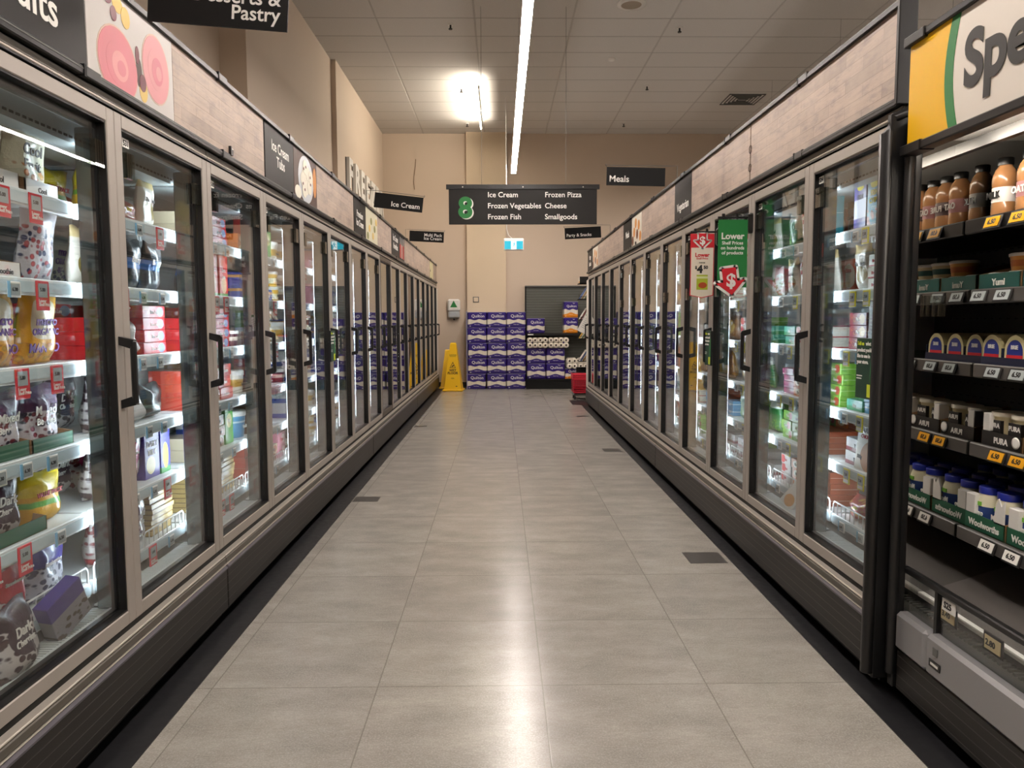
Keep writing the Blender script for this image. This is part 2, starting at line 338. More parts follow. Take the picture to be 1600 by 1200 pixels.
# ---------------------------------------------------------------- hanging aisle sign
t = thing('aisle_sign', (.275, 9.35, 2.52), 'wide black hanging aisle sign with green number eight', 'sign')
MB().box(-.9, .9, -.012, .012, 0, .425, CHAR).ob('board', t)
m = MB().box(-.93, .93, -.022, .022, .42, .475, BLK)
for x in (-.73, 0, .73): m.lathe([(.008, 0), (.008, .006)], ALUB, 10, Matrix.Translation((x, -.022, .445)) @ Matrix.Rotation(R(90), 4, 'X'))
m.ob('top_rail', t)
m = MB(); m.text('8', .34, TXW, -.77, -.0125, .075, bold=.035, ext=.001).text('8', .34, GRN, -.785, -.0145, .085, bold=.035, ext=.001); m.ob('aisle_number', t)
m = MB()
for k, (a, b) in enumerate([('Ice Cream', 'Frozen Pizza'), ('Frozen Vegetables', 'Cheese'), ('Frozen Fish', 'Smallgoods')]):
    z = .325-k*.132; m.text(a, .088, TXW, -.43, -.013, z, bold=.012); m.text(b, .088, TXW, .265, -.013, z, bold=.012)
m.ob('lettering', t)
MB().tube([(-.5, 0, .475), (-.5, 0, ZC-2.52)], .0022, GREY, 5).tube([(.52, 0, .475), (.52, 0, ZC-2.52)], .0022, GREY, 5).ob('suspension_wire', t)

def flag(run, y, z, ang, txt, align, label, size=.062, ls=.85, off=.055):
    s, X, r = SIDE[run]; xp = s*(X+.02); tt = thing('category_flag', (xp, y, 2.43), label, 'sign')
    W_, H = .465, .142; zz = z-2.43
    d = -s                                     # towards the aisle
    x0 = d*off
    M = Matrix.Translation((x0, 0, zz+H)) @ Matrix.Rotation(ang, 4, 'Y')
    b = MB()
    if d > 0: b.box(0, W_, -.004, .004, -H, 0, BLKM, M=M)
    else: b.box(-W_, 0, -.004, .004, -H, 0, BLKM, M=M)
    b.ob('board', tt)
    n = txt.count('\n'); b = MB()
    if d > 0: b.text(txt, size, TXW, W_-.025, -.0046, -H+.028+n*size*ls, 'RIGHT', .012, M=M, ls=ls)
    else: b.text(txt, size, TXW, -W_+.02, -.0046, -H+.028+n*size*ls, 'LEFT', .012, M=M, ls=ls)
    b.ob('lettering', tt)
    e = M @ Vector((d*W_*1.01, 0, .014)); e2 = M @ Vector((d*W_, 0, 0)); h = M @ Vector((0, 0, .016))
    MB().tube([(0, 0, -.02), (0, 0, h.z), (h.x, 0, h.z), tuple(e), (e.x, 0, e.z+.012), (e.x+d*.008, 0, e.z+.004), (e.x, 0, e.z-.006), (e2.x-d*.004, 0, e2.z-.004)], .0025, GREY, 6).ob('wire_bracket', tt)
flag('L', 2.64, 2.352, .075, 'Desserts &\nPastry', 'R', 'black hanging flag reading Desserts & Pastry, top left', .066, .78, .118)
flag('L', 7.40, 2.44, .115, 'Ice Cream', 'R', 'black hanging flag reading Ice Cream on left fascia', .066, off=.085)
flag('L', 10.4, 2.43, .05, 'Multi Pack\nIce Cream', 'R', 'black hanging flag reading Multi Pack Ice Cream', .058, .8)
flag('R', 6.10, 2.41, .02, 'Meals', 'L', 'black hanging flag reading Meals on right fascia', .07, off=.095)
flag('R', 9.80, 2.41, -.05, 'Party & Snacks', 'L', 'black hanging flag reading Party & Snacks on right fascia', .054, off=.12)

# exit sign
t = thing('exit_sign', (.225, 13, 2.54), 'glowing teal exit sign with running figure below the aisle sign', 'sign')
MB().box(-.17, .17, -.03, .03, 0, .2, WHP, .012).ob('housing', t)
TEAL = mat('exit_teal', '0f9fb5', .4, emit='12b8d8', es=.45); EXW = mat('exit_white', 'ffffff', .4, emit='eaffff', es=.7)
MB().box(-.155, -.045, -.033, -.029, .02, .155, TEAL).box(.045, .155, -.033, -.029, .02, .155, TEAL).box(-.045, .045, -.033, -.029, .02, .155, EXW).ob('light_panel', t)
m = MB(); y0, y1 = -.035, -.033
m.prism(rect_arc(.008, .135, .009, .009, 12), y0, y1, TEAL)
m.prism([(-.008, .08), (.01, .078), (.018, .12), (.002, .124)], y0, y1, TEAL); m.prism([(.0, .116), (.03, .095), (.034, .1), (.012, .124)], y0, y1, TEAL); m.prism([(.002, .12), (-.022, .112), (-.026, .095), (-.019, .095), (-.015, .107), (.002, .11)], y0, y1, TEAL)
m.prism([(-.002, .082), (.012, .08), (.026, .06), (.018, .035), (.011, .037), (.016, .058)], y0, y1, TEAL); m.prism([(-.008, .084), (.004, .08), (-.008, .055), (-.03, .048), (-.032, .055), (-.014, .063)], y0, y1, TEAL); m.ob('running_figure', t)
MB().tube([(-.03, 0, .2), (-.09, .0, .26), (-.12, 0, .36), (-.125, 0, ZC-2.54)], .007, WHP).ob('power_cable', t)

# wall letters FREEZER
t = thing('wall_lettering', (-2.35, 11.75, 3.40), 'large white raised letters on the left wall above the freezers', 'sign', rz=R(90))
for k, ch in enumerate('FREEZER'):
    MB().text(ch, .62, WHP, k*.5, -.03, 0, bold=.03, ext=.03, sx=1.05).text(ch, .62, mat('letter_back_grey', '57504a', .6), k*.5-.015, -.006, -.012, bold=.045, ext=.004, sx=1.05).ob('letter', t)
MB().tube([(0, 0, 0), (-.02, 0, .16), (-.005, 0, .3), (.02, 0, .47), (.03, 0, .6)], .006, mat('wall_cable_brown', '7d6247', .7)).ob('wall_cable', None, (-1.72, YB-.008, 3.98), label='thin brown cable stuck up the left back wall', cat='cable')
# dispenser, socket
t = thing('sanitiser_dispenser', (-.95, YB, 1.40), 'white wall dispenser with green triangle beside the column', 'dispenser')
MB().box(-.125, .125, -.13, 0, .14, .39, WHP, .03).ob('cover', t); MB().box(-.115, .115, -.12, 0, .0, .15, mat('dispenser_grey', 'aeb2b6', .4), .03).ob('reservoir', t)
MB().prism([(-.085, .2), (.085, .2), (0, .36)], -.133, -.128, GRN).prism([(-.085, .2), (.085, .2), (.078, .222), (-.078, .222)], -.135, -.13, TXW).ob('triangle_print', t); MB().cyl((0, -.07, -.035), .012, .04, BLK).ob('nozzle', t)
t = thing('wall_socket', (-.50, YB-.14, 1.72), 'small grey wall plate on the column above the toilet paper', 'socket')
MB().box(-.06, .06, -.012, 0, 0, .115, GREY, .004).ob('frame', t); MB().box(-.045, .045, -.016, -.01, .015, .1, WALLB, .003).ob('plate', t)

# ---------------------------------------------------------------- floor plates
PLATE = mat('scuffed_metal_plate', '4f4c49', .4, .5, noise=.35, nscale=60)
for x0, x1, y0, y1, l in [(1.05, 1.26, 4.1, 4.3, 'scuffed dark floor patch beside the right strip, nearest'), (1.06, 1.25, 7.7, 7.9, 'scuffed dark floor patch beside the right strip, second away'), (1.06, 1.23, 10.55, 10.7, 'reddish dark floor patch beside right strip, farthest'),
                          (-1.12, -.93, 5.6, 5.76, 'dark floor patch beside the left strip, nearest'), (-1.12, -.96, 9.6, 9.75, 'dark floor patch beside the left strip, farthest')]:
    MB().box(x0, x1, y0, y1, 0, .0012, PLATE).ob('floor_patch', label=l, cat='floor patch', group='floor patches')

# ---------------------------------------------------------------- freezer cabinets
def shared(fn, cache={}):
    def g(*a):
        k = (fn.__name__,)+a
        if k not in cache: cache[k] = fn(*a)
        return cache[k]
    return g
Z0, Z1 = .327, 2.04
@shared
def door_frame(dark):
    A = DFR if dark else ALU; m = MB(); a, b = .0015, PL-.0015; s = .047
    m.box(a, a+s, 0, .045, Z0, Z1, A, .003).box(b-s, b, 0, .045, Z0, Z1, A, .003).box(a+s, b-s, 0, .045, Z0, Z0+s, A, .003).box(a+s, b-s, 0, .045, Z1-s, Z1, A, .003)
    return m.mesh('f')
@shared
def door_gasket(): 
    m = MB(); a, b = .049, PL-.049; t = .006
    m.box(a, a+t, .004, .05, Z0+.05, Z1-.05, BLK).box(b-t, b, .004, .05, Z0+.05, Z1-.05, BLK).box(a, b, .004, .05, Z0+.047, Z0+.053, BLK).box(a, b, .004, .05, Z1-.053, Z1-.047, BLK)
    m.box(a, a+.014, .032, .05, Z0+.05, Z1-.05, BLK).box(b-.014, b, .032, .05, Z0+.05, Z1-.05, BLK).box(a, b, .032, .05, Z1-.075, Z1-.05, BLK).box(a, b, .032, .05, Z0+.05, Z0+.062, BLK)
    return m.mesh('g')
@shared
def door_glass(): return MB().box(.056, PL-.056, .024, .029, Z0+.054, Z1-.054, GLS).mesh('g')
@shared
def handle_mesh():
    m = MB(); m.box(-.011, .011, -.052, -.034, 1.075, 1.29, BLK, .006)
    for z, q in ((1.062, 1), (1.302, -1)): m.add([(-.011, 0, z), (.011, 0, z), (.011, 0, z+q*.028), (-.011, 0, z+q*.028), (-.011, -.05, z+q*.012), (.011, -.05, z+q*.012), (.011, -.036, z+q*.04), (-.011, -.036, z+q*.04)],
            [(0, 1, 5, 4), (1, 2, 6, 5), (2, 3, 7, 6), (3, 0, 4, 7), (4, 5, 6, 7), (0, 3, 2, 1)], BLK)
    return m.mesh('h')
@shared
def clip_mesh():
    m = MB()
    for k in range(4): m.box(k*.014, k*.014+.011, .006, .02, 0, .085, ACR)
    m.box(0, .056, .018, .0225, 0, .085, ACR); return m.mesh('c')
@shared
def sticker_mesh(n): return MB().box(0, .045, .0205, .0225, 0, .03, TXW).text(n, .026, TXB, .004, .020, .006, bold=.02).mesh('s')
@shared
def shelf_mesh():
    m = MB(); m.box(.012, PL-.012, .16, .67, -.012, 0, WHT); 
    for k in range(4): m.box(.012+k*.25, .018+k*.25, .3, .68, -.035, -.012, WHT)
    return m.mesh('s')
@shared
def rail_mesh(): return MB().box(.012, PL-.012, .14, .16, -.045, .006, WHT, .003).box(.014, PL-.014, .137, .1405, -.036, -.004, mat('clear_rail_face', 'c9dbe2', .2)).mesh('r')
@shared
def basket_mesh():
    m = MB(); m.box(.012, PL-.012, .16, .67, -.012, 0, WHT)
    for x0, x1 in ((.02, .385), (.395, PL-.02)):
        m.tube([(x0, .15, 0), (x0, .15, .05), (x0+.01, .15, .062), (x1-.01, .15, .062), (x1, .15, .05), (x1, .15, 0)], .0035, WHT, 6)
        n = 9
        for k in range(1, n): x = x0+(x1-x0)*k/n; m.tube([(x, .15, 0), (x, .15, .06)], .0025, WHT, 5)
    return m.mesh('b')
@shared
def grille_mesh():
    m = MB(); m.box(.01, PL-.01, .075, .15, .366, .368, BLKM); n = 48
    for k in range(n):
        x = .014+(PL-.03)*k/n; m.box(x, x+.008, .075, .15, .368, .374, WHT)
    m.box(.01, PL-.01, .065, .076, .366, .378, WHT); return m.mesh('g')
@shared
def tag_mesh(kind):
    m = MB()
    if kind == 'y': m.box(-.03, .03, -.004, 0, -.05, .018, TAGY, .002).box(-.021, .021, -.006, -.003, -.028, .01, SCRN).box(-.021, .021, -.006, -.003, -.044, -.031, TXW).text('7.50', .017, TXB, -.017, -.0062, -.014, bold=.02)
    elif kind == 'r': m.box(-.033, .033, -.004, 0, -.07, .02, RED, .002).box(-.024, .02, -.006, -.003, -.03, .012, SCRN).text('5.00', .015, TXB, -.018, -.0062, -.012, bold=.02).text('Lower\nShelf Price', .014, TXW, -.024, -.0045, -.045, bold=.02, ls=.8)
    else: m.box(-.03, .03, -.004, 0, -.034, .012, TXW, .002).box(-.018, .022, -.006, -.003, -.028, .006, SCRN).box(-.03, -.02, -.006, -.003, -.034, .012, BLUE).text('6.30', .015, TXB, -.014, -.0062, -.016, bold=.02)
    return m.mesh('t')
@shared
def mull_mesh(): return MB().box(-.028, .028, .05, .118, Z0+.03, Z1-.06, MULL, .004).box(-.034, .034, .046, .052, Z0+.02, Z1-.02, BLK).mesh('m')
@shared
def led_mesh(): return MB().box(-.007, .007, .118, .1235, .45, 1.93, LEDM).mesh('l')
SHZ = [1.735, 1.475, 1.215, .945, .70]
BZ = .455
rnd = random.Random(7)
def cabinet(run, y0, n, label, tagplan, dark=(), number=0, ends=(0, 0)):
    s, X, rz = SIDE[run]; L = n*PL
    # local X runs away from the camera on the left, toward it on the right
    org = (s*X, y0 if run == 'L' else y0+L, 0)
    t = thing('freezer_cabinet', org, label, 'freezer', rz=rz)
    e = .002
    m = MB(); m.box(e, L-e, .74, .95, .26, 2.084, CHAR).box(e, L-e, .052, .74, 2.045, 2.084, CHAR).box(e, L-e, .03, .74, .25, .33, CHAR); m.ob('body', t)
    m = MB(); m.box(.01, L-.01, .70, .74, .33, 2.045, LINER).box(.01, L-.01, .05, .70, 2.0, 2.045, LINER).box(.01, L-.01, .05, .70, .33, .366, DECK)
    for xx, on in ((0, ends[0]), (L-.008, ends[1])):
        if on: m.box(xx, xx+.008, .05, .7, .366, 2.0, LINER)
    m.box(.02, L-.02, .13, .34, 1.93, 2.0, mat('air_duct', 'b9c3c4', .4, .3)); m.ob('liner', t)
    m = MB()
    for k in range(int(L/.03)-2): m.box(.03+k*.03, .048+k*.03, .128, .1305, 1.945, 1.953, BLK)
    m.ob('duct_slots', t)
    m = MB(); m.box(e, L-e, -.03, .05, .06, .245, RIBS, .006).box(e, L-e, .0, .06, .03, .06, BLKM); m.ob('bumper_panel', t)
    m = MB(); m.box(e, L-e, -.036, .03, .238, .26, mat('purple_grey_nosing', '55525a', .35), .008).box(e, L-e, -.03, .03, .262, .266, ALUB, .001).box(e, L-e, -.026, .03, .266, .296, ALUD, .004).box(e, L-e, -.024, .04, .297, .306, ALUB, .003).box(e, L-e, .005, .05, .306, .328, BLKM); m.ob('sill', t)
    m = MB(); m.box(e, L-e, .1, .9, 0, .06, BLKM); m.ob('plinth', t)
    m = MB(); m.box(e, L-e, -.004, .05, 2.044, 2.05, BLK).box(e, L-e, -.006, .05, 2.05, 2.058, ALUB, .002).box(e, L-e, .0, .05, 2.058, 2.085, ALUD, .004); m.ob('header_trim', t)
    for k in range(n+1):
        x = min(max(k*PL, .038), L-.038)
        o = put('light_mullion', mull_mesh(), t, (x, 0, 0)); put('led_strip', led_mesh(), o)
    for j in range(n):
        dn = j if run == 'L' else n-1-j          # 0 = nearest the camera
        gd = number+dn
        o = put('freezer_door', door_frame(gd in dark), t, (j*PL, 0, 0))
        put('gasket', door_gasket(), o); put('glass_pane', door_glass(), o)
        put('handle', handle_mesh(), o, (PL-.026 if run == 'L' else .026, 0, 0))
        if gd < 8:
            put('sign_clip', clip_mesh(), o, (PL-.115 if run == 'L' else PL-.15, 0, 1.84)); put('sign_clip', clip_mesh(), o, (.09 if run == 'L' else .058, 0, 1.84))
            if run == 'R': put('sign_clip', clip_mesh(), o, (.058, 0, 1.5))
            put('number_sticker', sticker_mesh({'L': ['530', '531', '518', '527', '526', '525', '524', '523'], 'R': ['S24', 'S23', 'S22', 'S21', 'S20', 'S19', 'S18', 'S17']}[run][gd]), o, (.092 if run == 'L' else .06, 0, 1.945))
        put('air_grille', grille_mesh(), t, (j*PL, 0, 0))
        for q, z in enumerate(SHZ+[BZ]):
            if q == 5: sh = put('basket_shelf', basket_mesh(), t, (j*PL, 0, z))
            else: sh = put('shelf', shelf_mesh(), t, (j*PL, 0, z))
            put('price_rail', rail_mesh(), sh, (0, .0 if q < 5 else .006, 0))
            if gd < 9 and not (run == 'L' and number+dn < 0):
                pool = tagplan; k = 4 if gd < 4 else 3
                for i in range(k):
                    x = .1+(i+.5*rnd.random())*(.6/k)
                    put('price_tag', tag_mesh(rnd.choice(pool)), sh, (x, .137 if q < 5 else .143, -.02))
    return t
cabinet('L', 3.34-5*PL, 5, 'nearest glass-door freezer cabinet on the left side', 'wwr', number=-3)
cabinet('L', 3.34, 5, 'second glass-door freezer cabinet on the left side', 'wwwr', number=2)
cabinet('L', 3.34+5*PL, 5, 'third left freezer cabinet, containing one dark-framed door', 'wwy', dark=(8,), number=7)
cabinet('L', 3.34+10*PL, 5, 'farthest left freezer cabinet next to the yellow caution sign', 'wwy', number=12, ends=(0, 1))
cabinet('R', 2.653, 5, 'nearest right freezer cabinet, next to the open dairy case', 'wyyw', number=0, ends=(0, 1))
cabinet('R', 2.653+5*PL, 5, 'second glass-door freezer cabinet on the right side', 'wyr', number=5)
cabinet('R', 2.653+10*PL, 2, 'short two-door right freezer cabinet beside the shopping baskets', 'wwy', number=10, ends=(1, 0))
# ---------------------------------------------------------------- end bumpers of the freezer runs
def end_post(run, y, mt, label, u0=-.07):
    s, X, rz = SIDE[run]; t = thing('end_bumper', W(run, y, 0, 0), label, 'bumper', rz=rz)
    a, b = (0, .035)
    m = MB(); pts = [(u0+.02, .08), (u0+.02, 1.98), (u0+.045, 2.03), (u0+.11, 2.06), (.3, 2.06)]
    m.tube([(.018, u, z) for u, z in pts], .022, mt, 10); m.ob('tube', t)
    m = MB(); m.box(a, b, u0+.03, .8, .06, 2.05, mt, .006); m.ob('panel', t)
    return t
end_post('L', 15.06, mat('pale_end_trim', 'd3cdc4', .4), 'pale end bumper closing the far end of the left freezers', -.01)
end_post('R', 12.075, mat('pale_end_trim', 'd3cdc4', .4), 'pale end bumper closing the far end of the right freezers', -.02)
end_post('R', 2.645, BLK, 'black end bumper between right freezers and the dairy case', -.085)

# ---------------------------------------------------------------- fascias
PINK = mat('smoothie_pink', 'd9808a', .5, noise=.08, nscale=14); PINK2 = mat('smoothie_pale_pink', 'e39a9f', .5, noise=.06, nscale=20); PALE = mat('picture_pale_grey', 'cfcac6', .5, noise=.04, nscale=5)
DKW = mat('picture_dark_wood', '4a2f24', .5, noise=.3, nscale=12); ICE = mat('ice_cream_white', 'e8e3d2', .5, noise=.1, nscale=25); PLATEM = mat('picture_bowl', 'c9ced2', .4)
ORG = mat('picture_orange', 'd08a3a', .5, noise=.3, nscale=18); BERRY = mat('picture_berry', '6b1c2b', .4); BAN = mat('picture_banana', 'e3c36a', .5); LOLLY = mat('picture_lolly_red', 'c04a40', .5)
ZB, ZT = 2.115, 2.425
CLIP = [-9, 99]
def spot(m, cx, cz, rx, rz, mt, d): m.prism([(min(max(x, CLIP[0]), CLIP[1]), min(max(z, ZB), ZT)) for x, z in rect_arc(cx, cz, rx, rz, 26)], -d, -d+.0008, mt)
def fascia(run, segs, label, y0, y1):
    s, X, rz = SIDE[run]; org = W(run, y0 if run == 'L' else y1, 0, 0); t = thing('fascia_board', org, label, 'fascia', rz=rz); L = y1-y0
    lx = (lambda y: y-y0) if run == 'L' else (lambda y: y1-y)
    for a, b, kind, *txt in segs:
        xa, xb = sorted((lx(a), lx(b))); xa += .003; xb -= .003; c = (xa+xb)/2; wd = xb-xa; h = ZT-ZB; CLIP[:] = [xa, xb]
        if kind == 'wood': MB().box(xa, xb, 0, .02, ZB, ZT, WOOD).ob('wood_print_panel', t)
        elif kind == 'dark':
            o = MB().box(xa, xb, -.001, .02, ZB, ZT, CHAR).ob('category_panel', t)
            q, sz, al, tx, tz = txt; MB().text(q, sz, TXW, xa+tx, -.0016, tz, al, .014, ls=.95).ob('lettering', o)
        else:
            m = MB(); P = -.001
            if kind == 'smoothie':
                m.box(xa, xb, P, .02, ZB, ZT, PALE); 
                for cx, cz, rx, rz_, mt in [(xa+.19, ZB+.085, .13, .115, PINK), (xa+.47, ZB+.155, .105, .118, PINK2)]:
                    spot(m, cx, cz, rx+.006, rz_+.006, mat('bowl_rim', 'd8b8a8', .5), .0018); spot(m, cx, cz, rx, rz_, mt, .0026)
                    for q in range(3): spot(m, cx+.01*q, cz-.004*q, rx*(.62-.2*q), rz_*(.62-.2*q), PINK if (q+(mt is PINK)) % 2 else PINK2, .0029+.0002*q)
                spot(m, xa+.20, ZT-.03, .035, .028, BAN, .002); spot(m, xa+.25, ZT-.055, .03, .035, BAN, .003); spot(m, xa+.13, ZT-.03, .03, .022, BERRY, .003); spot(m, xa+.17, ZT-.07, .02, .024, BERRY, .003)
                spot(m, xa+.335, ZB+.105, .022, .05, mat('picture_seed_pod', '4b332d', .5), .002); spot(m, xa+.365, ZB+.05, .03, .04, BAN, .002); spot(m, xa+.36, ZB+.075, .024, .03, BERRY, .003); spot(m, xa+.325, ZB+.16, .014, .03, BERRY, .003)
            elif kind == 'tub':
                m.box(xa, xb, P, .02, ZB, ZT, DKW); spot(m, c, ZB+.15, .19, .15, PLATEM, .002)
                for k in range(9): a_ = k*2.4; r = .05+.009*k; spot(m, c+r*math.cos(a_), ZB+.15+r*.75*math.sin(a_), .055, .045, ICE, .0028+.0003*k)
                for k in range(6): a_ = k*1.9+.4; spot(m, c+.1*math.cos(a_), ZB+.15+.08*math.sin(a_), .011, .009, BERRY, .007)
                spot(m, xb-.06, ZB+.17, .045, .1, ORG, .0022); spot(m, xa+.09, ZB+.045, .075, .04, ICE, .0024)
            elif kind == 'bark':
                m.box(xa, xb, P, .02, ZB, ZT, mat('picture_cream', 'd9d3b8', .5, noise=.12, nscale=9)); 
                for k in range(6): spot(m, xa+.1+k*(wd-.18)/5, ZB+.05+.21*((k*.37) % 1), .05, .035, BAN if k % 2 else mat('picture_olive', '8b8a4a', .5), .002+.0002*k)
            elif kind == 'lolly':
                m.box(xa, xb, P, .02, ZB, ZT, CHAR)
                for k in range(3): m.box(xa+.05+k*.15, xa+.15+k*.15, -.003, 0, ZB+.03, ZB+.2, LOLLY if k % 2 == 0 else mat('picture_pale_pink', 'dca9a0', .5), .001); m.box(xa+.09+k*.15, xa+.11+k*.15, -.003, 0, ZB+.2, ZT-.02, TXW)
            elif kind == 'cream':
                m.box(xa, xb, P, .02, ZB, ZT, mat('picture_ivory', 'd6cda4', .5, noise=.2, nscale=12)); m.text('Ice', .07, TXB, xa+.08, -.0016, ZB+.12, bold=.02)
            elif kind == 'snack':
                m.box(xa, xb, P, .02, ZB, ZT, mat('picture_white', 'ddd6c8', .5, noise=.08, nscale=7))
                for k in range(6): spot(m, xa+.06+k*(wd-.12)/5, ZB+.06+.2*((k*.41) % 1), .055, .05, ORG if k % 3 else mat('picture_brown', '6d3f22', .5), .002+.0002*k)
            m.ob('picture_panel', t)
    m = MB(); m.box(0, L, -.012, .035, ZT, ZT+.022, BLK, .003).box(0, L, -.006, .03, ZT+.022, ZT+.03, GREY, .002)
    k = .58
    while k < L: m.box(k, k+.012, -.015, .037, ZT-.004, ZT+.034, BLKM).box(k+.012, k+.11, -.014, .036, ZT+.001, ZT+.0335, BLK, .002); k += 1.135
    m.ob('top_rail', t)
    m = MB(); m.box(0, L, -.02, .03, ZB-.028, ZB, BLK, .004).box(0, L, -.0215, 0, ZB-.011, ZB-.008, GREY)
    k = .58
    while k < L: m.box(k, k+.012, -.023, .03, ZB-.031, ZB+.005, BLKM).box(k+.012, k+.1, -.022, .02, ZB-.029, ZB+.004, BLK, .003); k += 1.135
    m.ob('bottom_rail', t)
    m = MB(); m.box(0, L, .036, .7, 2.09, 2.094, CHAR).box(0, L, .02, .03, ZB-.01, ZT, CHAR); m.ob('back_cover', t)
    return t, lx
t, lx = fascia('L', [(-.5, 1.02, 'wood'), (1.02, 2.41, 'dark', 'Frozen\nFruits', .135, 'RIGHT', 1.24, ZB+.2), (2.41, 3.03, 'smoothie'), (3.03, 4.16, 'wood'), (4.17, 4.74, 'dark', 'Ice Cream\nTubs', .082, 'CENTER', .29, ZB+.185), (4.74, 5.32, 'tub'),
    (5.32, 6.63, 'wood'), (6.64, 7.22, 'dark', 'Premium\nIce Cream', .082, 'CENTER', .28, ZB+.16), (7.22, 7.89, 'bark'), (7.89, 8.89, 'wood'), (8.9, 9.56, 'dark', 'Ice Cream\nNovelties', .1, 'CENTER', .33, ZB+.19), (9.56, 10.07, 'lolly'),
    (10.07, 13.62, 'wood'), (13.63, 14.3, 'cream'), (14.3, 15.06, 'wood')], 'long fascia above the left freezers with smoothie and ice cream pictures', -.5, 15.06)
put('panel_clip', MB().box(0, .012, -.012, 0, 0, .04, BLK).box(.012, .03, -.012, 0, .0, .03, BLK).box(.01, .026, -.013, 0, .026, .03, TXW).mesh('c'), t, (lx(3.62), 0, ZB+.01))
t, lx = fascia('R', [(2.655, 4.25, 'wood'), (4.26, 5.55, 'wood'), (5.55, 6.08, 'dark', 'Vegetarian', .085, 'CENTER', .265, ZB+.075), (6.08, 7.5, 'wood'), (7.5, 8.05, 'snack'), (8.05, 8.6, 'dark', 'Meals', .1, 'CENTER', .27, ZB+.13),
    (8.6, 10.85, 'wood'), (10.85, 11.45, 'snack'), (11.45, 12.1, 'dark', 'Party\nSnacks', .1, 'CENTER', .32, ZB+.17)], 'long fascia above the right freezers with wood print and Vegetarian panel', 2.655, 12.1)
m = MB()
for z in (2.19, 2.29): m.tube([(lx(4.255)+.02*math.sin(R(a)), -.001, z+.022*math.cos(R(a))) for a in range(20, 341, 32)], .0022, mat('cut_line', '3b2f28', .6), 5)
m.ob('jigsaw_joint', t)
MB().box(-.045, .012, -.03, .03, 2.1, ZT+.035, BLK, .003).ob('end_cap', t, (0+.0, 0, 0)) if False else MB().box(9.445, 9.465, -.03, .035, ZB-.03, ZT+.036, BLK, .003).ob('end_cap', t)
MB().box(lx(7.8), lx(7.8)+.02, -.012, 0, 2.12, 2.15, BLK).ob('panel_clip', t)

# ---------------------------------------------------------------- promo banners on the right
def arm(t, u):      # local: +X to the freezer, plane faces the camera
    MB().box(.155, .185, -.02, .02, -.075, .035, BLK, .008).tube([(-.01, 0, .012), (.16, 0, .012)], .0065, BLK).tube([(.02, 0, .012), (.02, 0, .032)], .009, BLK).tube([(.095, 0, .012), (.095, 0, .032)], .009, BLK).tube([(.02, 0, .012), (.02, 0, -.03)], .0025, BLK).tube([(.095, 0, .012), (.095, 0, -.03)], .0025, BLK).ob('hook_arm', t)
def arrow(m, cx, cz, s, ang, mt, y0, y1):
    P = [(-.3, .55), (.3, .55), (.3, -.02), (.62, -.02), (0, -.6), (-.62, -.02), (-.3, -.02)]; c, q = math.cos(ang), math.sin(ang)
    m.prism([(cx+s*(x*c-z*q), cz+s*(x*q+z*c)) for x, z in P], y0, y1, mt)
def outline(m, cx, cz, s, ang, rr_, mt, y0, y1):
    P = [(-.3, .55), (.3, .55), (.3, -.02), (.62, -.02), (0, -.6), (-.62, -.02), (-.3, -.02)]; c, q = math.cos(ang), math.sin(ang)
    Q = [(cx+s*(x*c-z*q), cz+s*(x*q+z*c)) for x, z in P]
    for i, (x, z) in enumerate(Q):
        m.prism(rect_arc(x, z, rr_, rr_, 14), y0, y1, mt); x2, z2 = Q[(i+1) % 7]; l = math.hypot(x2-x, z2-z); nx_, nz_ = -(z2-z)/l*rr_, (x2-x)/l*rr_
        m.prism([(x+nx_, z+nz_), (x2+nx_, z2+nz_), (x2-nx_, z2-nz_), (x-nx_, z-nz_)], y0, y1, mt)
t = thing('promo_banner', (1.205, 4.2, 1.90), 'green hanging banner reading Lower Shelf Prices with red dollar arrow', 'banner')
MB().box(-.008, .155, -.003, 0, -.37, 0, GRN, .001).ob('card', t); arm(t, 0)
m = MB(); m.text('Lower', .048, TXW, .0725, -.0035, -.105, 'CENTER', .03).text('Shelf Prices\non hundreds\nof products', .0255, TXW, .0725, -.0035, -.135, 'CENTER', .02, ls=1.05); m.ob('lettering', t)
m = MB(); outline(m, .062, -.335, .13, R(8), .014, TXW, -.009, -.004)
arrow(m, .062, -.335, .13, R(8), RED, -.0105, -.0085); m.text('$', .1, TXW, .066, -.0115, -.365, 'CENTER', .03); m.ob('arrow_badge', t)
t = thing('promo_banner', (1.225, 4.88, 1.90), 'red and cream hanging price banner marked 4.50', 'banner')
m = MB(); m.prism([(-.01, 0), (.142, 0), (.142, -.392), (.066, -.408), (-.01, -.392)], -.003, 0, RED).prism([(-.005, -.088), (.137, -.088), (.137, -.388), (.066, -.403), (-.005, -.388)], -.0038, -.003, CREAM); m.ob('card', t); arm(t, 0)
m = MB(); outline(m, .066, -.042, .085, 0, .008, TXW, -.0052, -.0039); arrow(m, .066, -.042, .08, 0, RED, -.0057, -.0053)
m.text('$', .07, TXW, .066, -.006, -.066, 'CENTER', .03).text('Lower', .035, RED, .066, -.0042, -.145, 'CENTER', .03).text('Shelf Price', .018, RED, .066, -.0042, -.162, 'CENTER', .01).text('4', .066, TXB, .036, -.0042, -.246, 'LEFT', .05).text('$', .026, TXB, .02, -.0042, -.222, 'LEFT', .03).text('50', .028, TXB, .076, -.0042, -.222, 'LEFT', .04).text('WAS $6', .011, TXB, .066, -.0042, -.187, 'CENTER', .02)
m.ob('lettering', t); MB().box(.032, .104, -.0045, -.003, -.355, -.26, pk('banner_picture', 'b7c23a', blob=(.55, .3, .38, .2, 2), bc='b4502c', stripe=(.75, .9, 'dfe3a8'), kind='box')).ob('product_picture', t)

